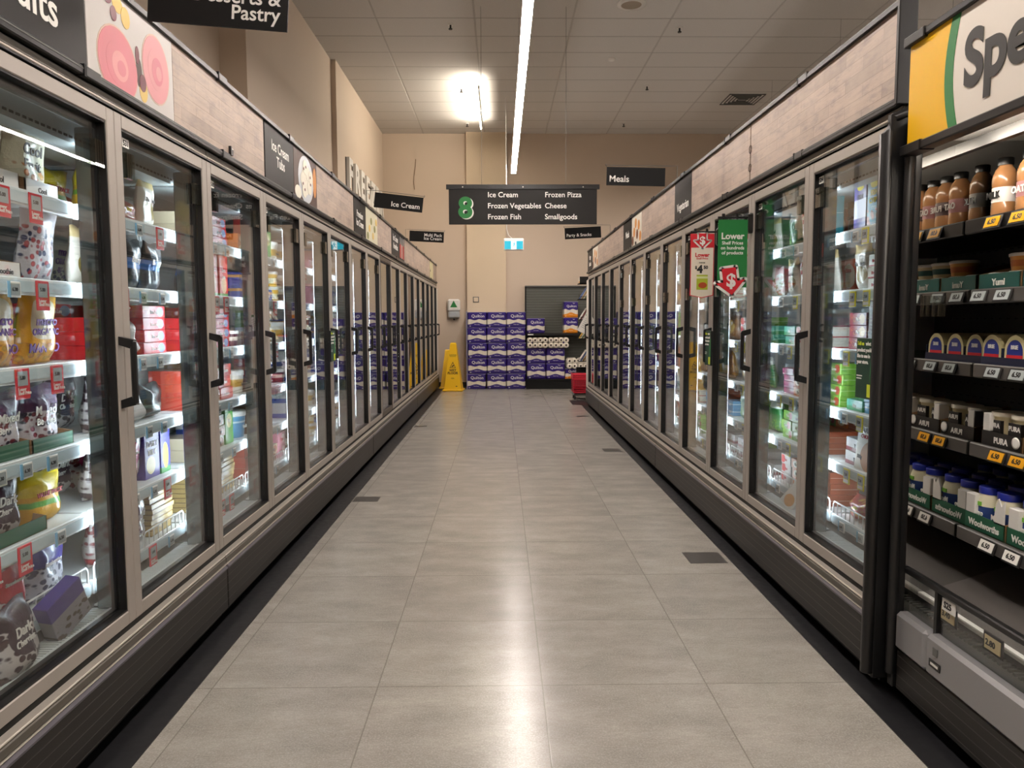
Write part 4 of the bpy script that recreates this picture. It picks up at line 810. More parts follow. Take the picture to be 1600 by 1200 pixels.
CAT = {   # key: (object name, builder, w, h, d, material, text, text colour, look, category, stack)
 'wfr': ('frozen_fruit_pouch', pouch, .2, .235, .07, P('pouch_cream_orange', 'd9d6bd', spots='e2882a', spots2='e8b23c', sz=(.12, .42), ss=7, thr=.42), ['Cool', 'Fruit'], BK, 'cream fruit pouch', 'pouch', 1),
 'wpr': ('frozen_fruit_pouch', pouch, .17, .225, .05, P('pouch_berry_tall', 'c8c6cc', spots='b8323c', spots2='2f3e6a', sz=(.0, .75), ss=9, thr=.44), None, RP, 'red-blue dotted pouch', 'pouch', 1),
 'man': ('frozen_fruit_pouch', pouch, .19, .225, .07, P('pouch_mango', 'e0a21c', spots='d8872a', spots2='efc04a', sz=(0, .3), ss=9, thr=.5, blob=(.5, .62, .3, .27, 4), bc='e3d6b8'), ['macro', 'ORGANIC', 'MANGO'], PU, 'yellow mango pouch', 'pouch', 1),
 'mxb': ('frozen_fruit_pouch', pouch, .2, .2, .08, P('pouch_mixed_berry', 'd5cfd6', top='4a2152', t=.6, spots='8e2334', spots2='2a2440', sz=(0, .62), ss=9, thr=.45), ['Mixed', 'Berries'], TXW, 'purple berry pouch', 'pouch', 1),
 'chr': ('frozen_fruit_pouch', pouch, .2, .2, .08, P('pouch_cherry', 'cfc8c6', top='2c1620', t=.7, spots='3c0f18', sz=(0, 1), ss=8, thr=.46, blob=(.5, .58, .3, .3, 2.5), bc='33182a'), ['Dark', 'Cherries'], TXW, 'black cherry pouch', 'pouch', 1),
 'str': ('frozen_fruit_pouch', pouch, .19, .22, .08, P('pouch_strawberry', 'd8cfc9', spots='c2242a', spots2='a8161f', sz=(0, 1), ss=8, thr=.46, blob=(.5, .55, .34, .26, 2.2), bc='c3262e'), ['Strawberries'], TXW, 'red strawberry pouch', 'pouch', 1),
 'blu': ('frozen_fruit_pouch', pouch, .21, .2, .08, P('pouch_blueberry', 'c9cbd8', top='2d2f8c', t=.55, spots='28305a', sz=(0, .6), ss=9, thr=.46), ['Blueberries'], TXW, 'blue blueberry pouch', 'pouch', 1),
 'ylv': ('frozen_fruit_pouch', pouch, .2, .17, .08, P('pouch_value', 'eab416', top='e8d020', t=.55, stripe=(.36, .46, '5fae3a')), ['VALUE PACK'], RP, 'yellow value pouch', 'pouch', 1),
 'mac': ('frozen_fruit_pouch', pouch, .2, .215, .07, P('pouch_macro', 'd6dccf', spots='4a4f8a', spots2='6c5aa0', sz=(0, .3), ss=12, thr=.5), ['macro', 'ORGANIC', 'BERRIES'], PU, 'white purple-lettered pouch', 'pouch', 1),
 'dkb': ('frozen_fruit_pouch', pouch, .15, .2, .06, P('pouch_dark_blue', '20242c', top='1a1c20', t=.75, stripe=(.42, .62, '2a6fb8')), ['Berry'], TXW, 'black and blue pouch', 'pouch', 1),
 'pnk': ('frozen_fruit_pouch', pouch, .17, .22, .07, P('pouch_raspberry', 'dfd3d3', top='c9213f', t=.86, spots='a81a2a', sz=(0, .9), ss=10, thr=.46, blob=(.5, .52, .36, .24, 2.2), bc='d92f78'), ['Raspberries'], TXW, 'pink raspberry pouch', 'pouch', 1),
 'chc': ('frozen_dessert_box', carton, .13, .22, .05, P('carton_purple_choc', '3a1f8a', blob=(.4, .25, .3, .17, 2), bc='e6d9a0', kind='box'), ['DAIRY', 'MILK'], TXW, 'purple dessert box', 'box', 1),
 'blc': ('frozen_dessert_box', carton, .09, .215, .05, P('carton_blue_treats', '3b3aa8', blob=(.5, .35, .3, .26, 2), bc='e0d02c', stripe=(0, .12, '3a8c4a'), kind='box'), None, TXW, 'blue and yellow treat box', 'box', 1),
 'rsl': ('frozen_dessert_box', carton, .2, .05, .16, P('carton_red', 'c01a22', blob=(.78, .5, .16, .4, 2), bc='7a8fb0', kind='box'), ['Sara Lee'], TXW, 'red dessert box', 'box', 4),
 'rst': ('frozen_dessert_box', carton, .12, .22, .06, P('carton_red_tall', 'c81f1f', blob=(.5, .3, .34, .2, 2), bc='d9b08c', stripe=(.0, .1, '4d9a34'), kind='box'), ['Sara', 'Lee'], TXW, 'tall red dessert box', 'box', 1),
 'bei': ('frozen_pastry_box', carton, .15, .055, .14, P('carton_beige', 'c9bda0', blob=(.7, .5, .22, .4, 2), bc='a3522c', kind='box'), ['Pastry'], BK, 'beige pastry box', 'box', 3),
 'bei2': ('frozen_pastry_box', carton, .17, .06, .15, P('carton_bei_red', 'd3c8b4', stripe=(.0, 1, 'b44234'), kind='box'), ['Scones'], TXW, 'brick-red pastry box', 'box', 3),
 'ora': ('frozen_pastry_box', carton, .12, .05, .15, P('carton_orange', 'd9742a', blob=(.5, .5, .3, .36, 2), bc='e9d6b0', kind='box'), ['Pie'], BK, 'orange pastry box', 'box', 3),
 'grb': ('frozen_vegetable_box', carton, .11, .19, .05, P('carton_green', '3f8e2c', blob=(.5, .65, .34, .2, 2), bc='d5ca92', kind='box'), ['Veg'], TXW, 'green vegetable box', 'box', 1),
 'grs': ('frozen_vegetable_box', carton, .14, .05, .15, P('carton_green_flat', '76a838', blob=(.75, .5, .18, .4, 2), bc='b23c22', kind='box'), ['Green'], TXW, 'light green box', 'box', 4),
 'waf': ('frozen_waffle_stack', carton, .2, .022, .15, P('waffle_tan', 'b99f62', stripe=(.0, .25, '8a6f3c'), kind='box'), None, BK, 'tan waffle packet', 'packet', 8),
 'tbw': ('ice_cream_tub', tub, .15, .13, .15, P('tub_white_gold', 'e4ded0', stripe=(.3, .62, 'c79a3a'), kind='box'), ['Vanilla'], BK, 'white and gold tub', 'tub', 1),
 'tbb': ('ice_cream_tub', tub, .15, .075, .15, P('tub_blue', '2350b8', stripe=(.2, .5, '3a74d8'), kind='box'), ['Blue'], TXW, 'bright blue tub', 'tub', 3),
 'tbt': ('ice_cream_tub', tub, .17, .15, .17, P('tub_teal', '2f87b5', stripe=(.55, .62, 'c7d6de'), kind='box'), ['Vanilla'], TXW, 'large teal blue tub', 'tub', 1),
 'tbc': ('ice_cream_tub', tub, .11, .09, .11, P('tub_cream', 'd8cfb8', stripe=(.2, .6, '6a3f26'), kind='box'), ['Cocoa'], TXW, 'cream and brown tub', 'tub', 2),
 'tbg': ('ice_cream_tub', tub, .11, .1, .11, P('tub_gold', 'd9a828', stripe=(.2, .55, 'efe3c0'), kind='box'), ['Honey'], BK, 'golden yellow tub', 'tub', 2),
 'tbp': ('ice_cream_tub', tub, .12, .085, .12, P('tub_maroon', '5c2030', stripe=(.35, .6, 'd8c9b8'), kind='box'), None, BK, 'maroon tub', 'tub', 2),
 'icw': ('ice_cream_box', carton, .17, .1, .12, P('carton_ice_white', 'dcdcd8', stripe=(.0, .3, '3553a0'), blob=(.7, .6, .2, .24, 2), bc='c9a27c', kind='box'), ['ICE'], RP, 'white and blue ice cream box', 'box', 2),
 'icb': ('ice_cream_box', carton, .16, .075, .12, P('carton_ice_blue', '2d3f94', stripe=(.6, .8, 'd89a3a'), kind='box'), ['Cones'], TXW, 'navy ice cream box', 'box', 2),
 'icr': ('ice_cream_box', carton, .15, .08, .12, P('carton_ice_brown', '6b4a38', blob=(.5, .5, .3, .3, 2), bc='d8c6a8', kind='box'), ['Bars'], BK, 'brown ice cream box', 'box', 2),
 'icp': ('ice_cream_box', carton, .15, .08, .12, P('carton_ice_pink', 'd88ca0', blob=(.7, .5, .2, .35, 2), bc='efe0d8', kind='box'), ['Pops'], RP, 'pink ice cream box', 'box', 2),
 'ptl': ('frozen_meal_box', carton, .11, .235, .045, P('carton_tall_lilac', '5a5590', blob=(.5, .86, .3, .1, 2.5), bc='dcc832', stripe=(.25, .6, 'cfcfd8'), kind='box'), ['FISH'], BK, 'tall lilac box', 'box', 1),
 'ptt': ('frozen_meal_box', carton, .12, .235, .045, P('carton_tall_teal', '2a8590', blob=(.5, .85, .3, .12, 2.5), bc='e4d424', spots='d8692a', sz=(0, .35), ss=5, thr=.5, kind='box'), ['FISH', 'CHIPS'], mat('print_yellow', 'e6d63a', .5), 'tall teal box', 'box', 1),
 'rwb': ('frozen_meal_box', carton, .14, .05, .14, P('carton_white_red', 'd8d4d0', blob=(.22, .5, .18, .42, 4), bc='c4242c', kind='box'), ['Bird'], RP, 'white and red box', 'box', 3),
 'wgb': ('frozen_meal_box', carton, .13, .05, .14, P('carton_white_green', 'dcdcce', blob=(.7, .5, .2, .4, 2), bc='8a9a4a', stripe=(0, .12, 'c4242c'), kind='box'), ['Birds Eye'], RP, 'white and green box', 'box', 3),
 'wpo': ('frozen_meal_pouch', pouch, .15, .2, .05, P('pouch_white_meal', 'd9d4c8', top='c8b27a', t=.8, blob=(.5, .35, .34, .18, 2), bc='7a6a2c'), ['Crumbed'], BK, 'cream meal pouch', 'pouch', 1),
 'rwp': ('frozen_meal_pouch', pouch, .14, .2, .05, P('pouch_red_meal', 'd0552e', top='e8e0d8', t=.86, blob=(.5, .45, .36, .3, 2), bc='e2d4bc'), ['Bites'], RP, 'orange-red meal pouch', 'pouch', 1),
 'brb': ('frozen_meal_box', carton, .17, .055, .14, P('carton_rust', '9a4a2c', kind='box'), ['Pizza'], TXW, 'rust brown box', 'box', 3),
 'mrb': ('frozen_meal_box', carton, .16, .055, .14, P('carton_maroon_yellow', '7a2434', blob=(.75, .5, .16, .4, 2), bc='e0b060', spots='e8a838', sz=(.2, .8), ss=8, thr=.3, kind='box'), ['Pies'], TXW, 'maroon pie box', 'box', 3),
 'mag': ('frozen_meal_box', carton, .15, .035, .15, P('carton_magenta', '8e2f58', stripe=(.0, .2, 'c9a6b0'), kind='box'), None, TXW, 'magenta meal box', 'box', 4),
 'tlb': ('frozen_meal_box', carton, .15, .05, .15, P('carton_teal_flat', '4ba08a', stripe=(.0, .4, '2f7f4a'), kind='box'), ['Fish'], TXW, 'teal green flat box', 'box', 2),
 'blb': ('frozen_meal_box', carton, .14, .05, .15, P('carton_blue_flat', '4a93c0', stripe=(.5, .6, 'd8e4ea'), kind='box'), ['Cod'], TXW, 'light blue flat box', 'box', 2),
 'plt': ('frozen_meal_box', carton, .14, .225, .045, P('carton_black_lilac', '1f2420', blob=(.68, .45, .3, .42, 3), bc='8a7a52', stripe=(.0, .02, 'd0a0d8'), kind='box'), ['Bowl'], mat('print_lilac', 'c98ad6', .5), 'tall black meal box', 'box', 1),
 'wpb': ('frozen_meal_box', carton, .13, .075, .05, P('carton_pub_small', 'e0dccc', stripe=(.82, 1, 'e0b83a'), kind='box'), ['PUB SIZE'], BK, 'white pub meal box', 'box', 2),
 'gry': ('frozen_meal_box', carton, .18, .06, .14, P('carton_grey', 'a9a7a6', stripe=(.0, .3, '6d2430'), kind='box'), ['Y'], BK, 'grey and maroon box', 'box', 2),
 'rgb': ('frozen_meal_pouch', pouch, .2, .09, .12, P('bag_red_yellow', 'a32222', spots='e0a028', spots2='c8401e', sz=(0, 1), ss=6, thr=.4), ['BBQ'], mat('print_yellow', 'e6d63a', .5), 'red and gold bag', 'bag', 1),
 'brn': ('frozen_meal_pouch', pouch, .18, .19, .07, P('bag_brown_chips', '8a5a2c', top='6b4420', t=.7, blob=(.5, .45, .3, .25, 2), bc='d8b468'), ['Chips'], TXW, 'brown potato bag', 'bag', 1),
 'grn': ('frozen_vegetable_bag', pouch, .16, .18, .06, P('bag_green_veg', '2f7a3a', top='dfe4da', t=.75, spots='7bb83c', sz=(0, .4), ss=12, thr=.5), ['Peas'], GRN, 'green vegetable bag', 'bag', 1),
 'wvb': ('frozen_vegetable_bag', pouch, .16, .17, .06, P('bag_white_veg', 'd4dad8', spots='5f9a3a', spots2='c86a2a', sz=(0, .5), ss=12, thr=.45), ['Veg'], GRN, 'white mixed vegetable bag', 'bag', 1),
 'blk': ('frozen_vegetable_bag', pouch, .19, .14, .09, P('bag_black_shiny', '1c2220', stripe=(.3, .4, '6a7a74')), None, TXW, 'shiny black bag', 'bag', 1),
 'pbg': ('carrier_bag', pouch, .17, .15, .12, mat('white_film', 'd5d9dc', .3, coat=.4), None, TXW, 'white plastic carrier bag', 'bag', 1),
}
PM = {}
def pmesh(key, var=0):
    k = (key, var)
    if k not in PM:
        n, fn, w_, h, d, mt, tx, tcol, *_ = CAT[key]
        PM[k] = fn(w_, h, d, mt, tx, tcol, seed=var).mesh(n)
    return PM[k]
DOORW = ['nearest', 'second', 'third', 'fourth', 'fifth', 'sixth', 'seventh', 'eighth', 'ninth', 'tenth', 'eleventh', 'twelfth', 'thirteenth', 'fourteenth', 'fifteenth']
SHW = ['top', 'second', 'third', 'fourth', 'fifth', 'basket']
NW = DOORW
DY0 = {'L': 1.778, 'R': 2.653}
def drop(run, key, a, u, z, label, rz=0, tilt=0, var=0, roll=0):
    n, fn, w_, h, d, mt, tx, tcol, look, cat, st = CAT[key]; s, X, r = SIDE[run]
    return put(n, pmesh(key, var), None, W(run, a, u, z), rot=(tilt, roll, r+rz), label=label, cat=cat, group=f'frozen goods behind the {"left" if run == "L" else "right"} doors')
def fill(run, door, sh, keys, a0=None, loop=True, back=False, lim=99):
    rr = random.Random((run == 'L')*5000+door*131+sh*17)
    y0 = DY0[run]+door*PL; lo = max(a0 or -9, y0+.03); a = y0+PL-.03; z0 = (SHZ+[BZ])[sh]; roomh = .235 if sh else .25; cols = []; i = 0
    while i < 40 and len(cols) < lim:
        if i >= len(keys) and not loop: break
        key = keys[i % len(keys)]; i += 1
        if key == '_': a -= .1; continue
        w_ = CAT[key][2]
        if a-w_ < lo: break
        cols.append((key, a-w_/2)); a -= w_+rr.uniform(.004, .014)
    cols.sort(key=lambda q: q[1])
    for row in ((0, 1) if back else (0,)):
        for c, (key, x) in enumerate(cols):
            n, fn, w_, h, d, mt, tx, tcol, look, cat, st = CAT[key]
            if row and (d > .16 or n in ('carrier_bag',)): continue
            k = 1 if st == 1 else max(1, min(st, int(roomh/h), rr.randint(max(1, st-1), st)))
            tl = R(rr.uniform(3, 9)) if fn is pouch and n != 'carrier_bag' else 0
            for q in range(k):
                lv = '' if k == 1 else ('lowest ' if q == 0 else ('topmost ' if q == k-1 else NW[q]+'-up '))
                pos = ('of ' if k > 1 else '')+NW[c]+(' stack' if k > 1 else '')
                lab = f'{look}, {lv}{pos}{" in back row" if row else ""}, {SHW[sh]} shelf, {DOORW[door]} {"left" if run == "L" else "right"} door'
                var = rr.randint(0, 2) if fn is pouch else 0
                u = .185+rr.uniform(0, .012)+(.012 if tl else 0)+(max(.17, d+.02) if row else 0)
                drop(run, key, x+rr.uniform(-.002, .002), u, z0+q*(h+.0006)+(.001 if tl else 0), lab, R(rr.uniform(-4, 4) if fn is pouch else rr.uniform(-1.2, 1.2)), tl, var)
SPEC = {   # far to near along each shelf
 ('L', 0): [['wfr', 'wfr'], ['wpr', '_', 'wfr'], ['man', 'man'], ['mxb', 'mxb'], ['ylv', 'chr'], ['blu', 'str']],
 ('L', 1): [['wpo', 'rgb', 'ylv', 'dkb'], ['dkb', 'dkb', 'mac', 'wpo', 'mac'], ['rsl', 'pbg', 'rsl', 'wpo'], ['blk', 'pbg', 'chr', 'mxb'], ['blc', 'chc', 'pnk', 'chr', 'chr'], ['waf', 'mxb', 'str']],
 ('L', 2): [['rsl', 'rst', 'rst', 'bei'], ['rst', 'rst', 'rst', 'dkb', 'blk'], ['rsl', 'rsl', 'rsl'], ['bei2', 'bei', 'ora', 'bei2'], ['grb', 'bei', 'icw', 'bei'], ['waf', 'bei2', 'waf']],
 ('L', 3): [['grb', 'ora', 'tbc', 'rst', 'ora'], ['icb', 'tbg', 'icr', 'icb', 'icp'], ['tbg', 'grs', 'icw', 'icr', 'tbp'], ['tbb', 'bei2', 'icr', 'tbw'], ['tbt', 'tbt', 'icr'], ['bei', 'tbc', 'icr', 'bei2']],
 ('L', 4): [['tbw', 'tbg', 'tbp', 'tbw'], ['tbg', 'tbw', 'icb', 'tbc'], ['icw', 'tbc', 'icb', 'tbw'], ['icp', 'tbb', 'icw', 'tbp', 'tbc'], ['tbw', 'tbg', 'grb', 'icw'], ['icp', 'tbp', 'icr', 'tbc']],
 ('R', 0): [['ptl', 'ptt', 'rwb', 'rwb', 'mrb'], ['wpo', 'wgb', 'rwb', 'wgb', 'wpo'], ['mrb', 'plt', 'brb', 'mrb'], ['tlb', 'blb', 'wpb', 'tlb'], ['gry', '_', '_', 'gry'], ['rgb', 'gry', 'rgb']],
 ('R', 1): [['grn', 'rwp', 'wpo', 'ptt', 'rwp'], ['wpo', 'rwp', 'rwp', 'wpo', 'rwp'], ['tlb', 'rwb', 'mag', 'wgb', 'grs'], ['mag', 'ora', 'mag', 'ora', 'grs'], ['grs', 'grs', 'ora', 'brb'], ['rwb', 'ora', 'brb', 'brb']],
 ('R', 2): [['rwp', 'wvb', 'rwp', 'wpo'], ['wvb', 'grn', 'wvb', 'wvb'], ['rwb', 'wgb', 'grs', 'tlb'], ['brn', 'blk', 'grn', 'wvb'], ['grn', 'blk', 'grs'], ['gry', 'grs', 'rwb']],
 ('R', 3): [['wpo', 'wpo', 'rwp', 'grn'], ['rwp', 'wvb', 'rwb', 'wgb'], ['brn', 'ora', 'wgb', 'brn'], ['brn', 'blk', 'brn', 'wvb'], ['blb', 'brn', 'brb'], ['gry', 'brn', 'wgb']],
}
for (rn, dd), rows in SPEC.items():
    for s_, ks in enumerate(rows): fill(rn, dd, s_, ks, a0=2.1 if (rn, dd) == ('L', 0) else (2.74 if (rn, dd) == ('R', 0) else None), back=dd < 2 and s_ < 5, loop=(rn, dd) != ('L', 0))
poolL = ['tbw', 'tbg', 'tbc', 'icw', 'icb', 'icr', 'tbp', 'icp', 'tbb', 'tbw', 'icw', 'bei']; poolR = ['wvb', 'grn', 'brn', 'wgb', 'rwb', 'wpo', 'brb', 'rwp', 'grs', 'blb']
rq = random.Random(11)
for dd in range(5, 15):
    for s_ in range(6):
        ks = [rq.choice(poolL) for _ in range(6)]
        if dd > 10 and s_ % 2 == 0: continue
        fill('L', dd, s_, ks, lim=5 if dd < 8 else (2 if dd < 11 else 1))
for dd in range(4, 12):
    for s_ in range(6):
        ks = [rq.choice(poolR) for _ in range(6)]
        if dd > 7 and s_ in (0, 3): continue
        fill('R', dd, s_, ks, lim=5 if dd < 6 else (3 if dd < 9 else 1))
# single remarkable pieces
def tray(run, a, u, z, w_, d, h, mt, txt, tcol, label, back=.5):
    s, X, r = SIDE[run]; m = MB(); t_ = .004
    m.box(-w_/2, w_/2, 0, t_, 0, h, mt).box(-w_/2, w_/2, 0, d, 0, t_, KRAFT).box(-w_/2, w_/2, d-t_, d, 0, h*1.4, KRAFT).prism([(-w_/2, 0)], 0, 0, KRAFT) if False else m.box(-w_/2, w_/2, 0, t_, 0, h, mt).box(-w_/2, w_/2, 0, d, 0, t_, KRAFT).box(-w_/2, w_/2, d-t_, d, 0, h*1.4, KRAFT)
    for x in (-w_/2, w_/2-t_): m.add([(x, 0, 0), (x+t_, 0, 0), (x+t_, 0, h), (x, 0, h), (x, d, 0), (x+t_, d, 0), (x+t_, d, h*1.8), (x, d, h*1.8)], [(0, 1, 2, 3), (4, 7, 6, 5), (0, 4, 5, 1), (1, 5, 6, 2), (2, 6, 7, 3), (3, 7, 4, 0)], KRAFT)
    if txt: m.text(txt, h*.45, tcol, 0, -.0008, h*.3, 'CENTER', .02)
    return m.ob('display_tray', None, W(run, a, u, z), r, label=label, cat='tray')
WG = mat('tray_green', '1f5a40', .6)
tray('L', 2.22, .168, SHZ[0], .19, .2, .055, WHP, 'Cool\nFruits', TXB, 'white cardboard tray on top shelf behind nearest left door, nearer one'); tray('L', 2.43, .168, SHZ[0], .17, .2, .05, WHP, 'Cool', TXB, 'white cardboard tray on top shelf behind nearest left door, farther one')
tray('L', 2.22, .168, SHZ[1], .16, .2, .05, WHP, 'Smoothie', TXB, 'white cardboard tray on second shelf behind nearest left door')
tray('L', 2.2, .168, SHZ[3], .19, .2, .05, WG, None, TXW, 'green cardboard tray on fourth shelf, nearest left door, near end'); tray('L', 2.42, .168, SHZ[3], .22, .2, .045, WG, None, TXW, 'green cardboard tray on fourth shelf, nearest left door, far end')
tray('L', 2.24, .168, SHZ[4], .24, .2, .045, WG, None, TXW, 'green cardboard tray on fifth shelf behind nearest left door')
drop('L', 'chr', 2.07, .055, .372, 'pitted cherries pouch leaning on the floor of the nearest left door', R(6), R(-8), 1)
m = carton(.15, .14, .05, P('carton_blueberry', '8d8a94', top='4a3a86', t=.6, spots='5a4a3c', sz=(0, .45), ss=6, thr=.4, kind='box'), None, None)
m.ob('fallen_carton', None, (-1.345, 2.34, .392), label='fallen purple-grey carton below the basket, nearest left door', cat='box').rotation_euler = (R(4), R(-24), R(78))
m = MB(); m.box(-.11, .11, 0, .05, 0, .23, P('carton_pub_size', 'd9d2c0', blob=(.62, .28, .42, .3, 2), bc='a8713a', stripe=(.86, 1.0, 'd8c07a'), kind='box'), .002); m.text('PUB SIZE', .045, TXB, -.0, -.0007, .165, 'CENTER', .03).text('CHICKEN', .022, RP, -.03, -.0007, .14, 'CENTER', .02).text('500g', .022, TXB, -.07, -.0007, .05, 'CENTER', .03)
m.ob('frozen_meal_box', None, W('R', 3.17, .172, SHZ[4]), label='large white PUB SIZE meal box leaning on fifth shelf, nearest right door', cat='box').rotation_euler = (R(-6), 0, R(-90))
m = carton(.1, .25, .035, P('carton_red_white_stick', 'd8d4cc', stripe=(.8, .92, 'c4242c'), blob=(.5, .16, .35, .13, 2), bc='c8862c', kind='box'), None, None)
m.ob('fallen_carton', None, (1.475, 3.86, .385), label='white carton fallen below the basket behind second right door', cat='box').rotation_euler = (R(-22), R(30), R(-75))

# ---------------------------------------------------------------- dairy case contents
DX = 1.38
def dput(name, me, x, y, z, label, cat, rz=0, group=None): return put(name, me, None, (DX+x, D0+y, z), R(-90)+rz, label=label, cat=cat, group=group)
CHO = mat('chocolate_milk', 'a5764c', .25, coat=.5); LBLK = mat('label_dark', '3a2a28', .4); LPNK = mat('label_rose', 'a8787a', .4)
@shared
def bottle(v):
    m = MB(); M_ = Matrix.Translation((0, .038, 0)); m.lathe([(.034, 0), (.037, .008), (.037, .05), (.0355, .055), (.0355, .105), (.037, .11), (.037, .135), (.03, .16), (.021, .172), (.02, .18)], CHO, 24, M_)
    m.lathe([(.0362, .056), (.0362, .104)], [LPNK, LBLK, WHP][v], 24, M_, cap=False); m.text(['OAT', 'PURE', 'MILK'][v], .03, TXW if v < 2 else TXB, 0, .0, .07, 'CENTER', .03, ext=.001); return m.mesh('b')
@shared
def cap(): return MB().lathe([(.023, .176), (.0235, .198), (.021, .2)], BLK, 20, Matrix.Translation((0, .038, 0))).mesh('c')
for i, (x, y, v, l) in enumerate([(.235, 1.20, 2, 'farthest'), (.235, 1.08, 0, 'second farthest'), (.235, .995, 1, 'middle'), (.235, .91, 0, 'second nearest'), (.235, .82, 1, 'nearest')]):
    o = dput('milk_bottle', bottle(v), x, y, 1.675, f'brown milk bottle with black cap on top dairy shelf, {l} in front row', 'bottle', group='brown bottles on the top dairy shelf'); put('bottle_cap', cap(), o)
DIP = mat('dip_orange', 'c98a3a', .4); DIP2 = mat('dip_cream', 'd5c095', .4); TEALL = mat('label_teal', '17504c', .5)
@shared
def dip(v):
    m = MB(); M_ = Matrix.Translation((0, .048, 0)); m.lathe([(.04, 0), (.046, .045)], DIP if v else DIP2, 22, M_).lathe([(.0425, .012), (.0445, .032)], mat('dip_band', 'b5642c', .5) if v else TEALL, 22, M_, cap=False); return m.mesh('d')
@shared
def diplid(): return MB().lathe([(.049, .044), (.0495, .052), (.044, .055), (.042, .053), (.01, .053)], ACR if False else WHP, 22, Matrix.Translation((0, .048, 0))).mesh('l')
DT = lambda w_, h, mt, txt, name='display_tray': MB().box(-w_/2, w_/2, 0, .003, 0, h, mt).box(-w_/2, w_/2, 0, .26, 0, .003, KRAFT).add([(-w_/2, 0, 0), (-w_/2+.003, 0, 0), (-w_/2+.003, 0, h), (-w_/2, 0, h), (-w_/2, .26, 0), (-w_/2+.003, .26, 0), (-w_/2+.003, .26, h*2), (-w_/2, .26, h*2)], [(0, 1, 2, 3), (4, 7, 6, 5), (0, 4, 5, 1), (1, 5, 6, 2), (2, 6, 7, 3), (3, 7, 4, 0)], KRAFT).add([(w_/2-.003, 0, 0), (w_/2, 0, 0), (w_/2, 0, h), (w_/2-.003, 0, h), (w_/2-.003, .26, 0), (w_/2, .26, 0), (w_/2, .26, h*2), (w_/2-.003, .26, h*2)], [(0, 1, 2, 3), (4, 7, 6, 5), (0, 4, 5, 1), (1, 5, 6, 2), (2, 6, 7, 3), (3, 7, 4, 0)], KRAFT).text(txt, h*.55, TXW, 0, -.0008, h*.3, 'CENTER', .03).mesh(name)
dt = DT(.205, .055, TEALL, 'Yumi')
for i, y in enumerate((.72, .935, 1.15)):
    w_ = ['nearest', 'middle', 'farthest'][i]
    dput('display_tray', dt, .235, y, 1.445, f'teal-fronted cardboard tray on second dairy shelf, {w_}', 'tray', group='teal trays on the second dairy shelf')
    for k, (dy, n_) in enumerate(((-.052, 'nearer'), (.048, 'farther'))):
        for q in range(2 if (i+k) % 3 else 1):
            o = dput('dip_tub', dip((i+q) % 2), .24, y+dy, 1.449+q*.056, f'small lidded dip tub, {["lower", "upper"][q]} {n_} one in {w_} teal tray', 'tub', group='dip tubs on the second dairy shelf'); put('lid', diplid(), o)
o = dput('dip_tub', MB().lathe([(.06, 0), (.064, .03), (.07, .035)], mat('snack_red', 'b02a30', .4), 24, Matrix.Translation((0, .07, 0))).mesh('x'), .235, .53, 1.445, 'round red-rimmed cheese tub on second dairy shelf, on the camera side of the trays', 'tub'); put('lid', MB().lathe([(.07, .036), (.07, .046), (.05, .05)], mat('snack_red', 'b02a30', .4), 24, Matrix.Translation((0, .07, 0))).mesh('x'), o)
# brie wedges in navy trays
NAVY = mat('navy_tray', '141d38', .5); BRIE = mat('brie_wrap', 'd8cf9c', .4); NB = mat('brie_blue', '1c2f86', .4)
@shared
def brie():
    m = MB(); pts = rect_arc(0, .045, .05, .055, 14, 0, 180); m.prism([(-.05, 0)]+[(.05, 0)]+pts[:], 0, .07, BRIE); m.prism([(-.038, .01)]+[(.038, .01)]+rect_arc(0, .045, .038, .04, 12, 0, 180), -.001, 0, NB).box(-.038, .038, -.0018, 0, .02, .036, RED).text('BRIE', .018, TXW, 0, -.002, .055, 'CENTER', .03); return m.mesh('b')
nt_ = MB().box(-.06, .06, -.002, .001, 0, .03, NAVY).box(-.06, -.057, 0, .3, 0, .06, NAVY).box(.057, .06, 0, .3, 0, .06, NAVY).box(-.06, .06, 0, .3, 0, .003, NAVY).mesh('n')
for i, y in enumerate((.98, 1.1, 1.215)):
    w_ = ['nearest', 'middle', 'farthest'][i]
    dput('display_tray', nt_, .262, y, 1.195, f'navy tray on third dairy shelf, {w_}', 'tray', group='navy trays on the third dairy shelf')
    for q in range(3): dput('cheese_wedge', brie(), .266+q*.078, y, 1.199, f'pale domed cheese wedge, {["front", "second", "third"][q]} in {w_} navy tray', 'cheese', group='cheese wedges on the third dairy shelf')
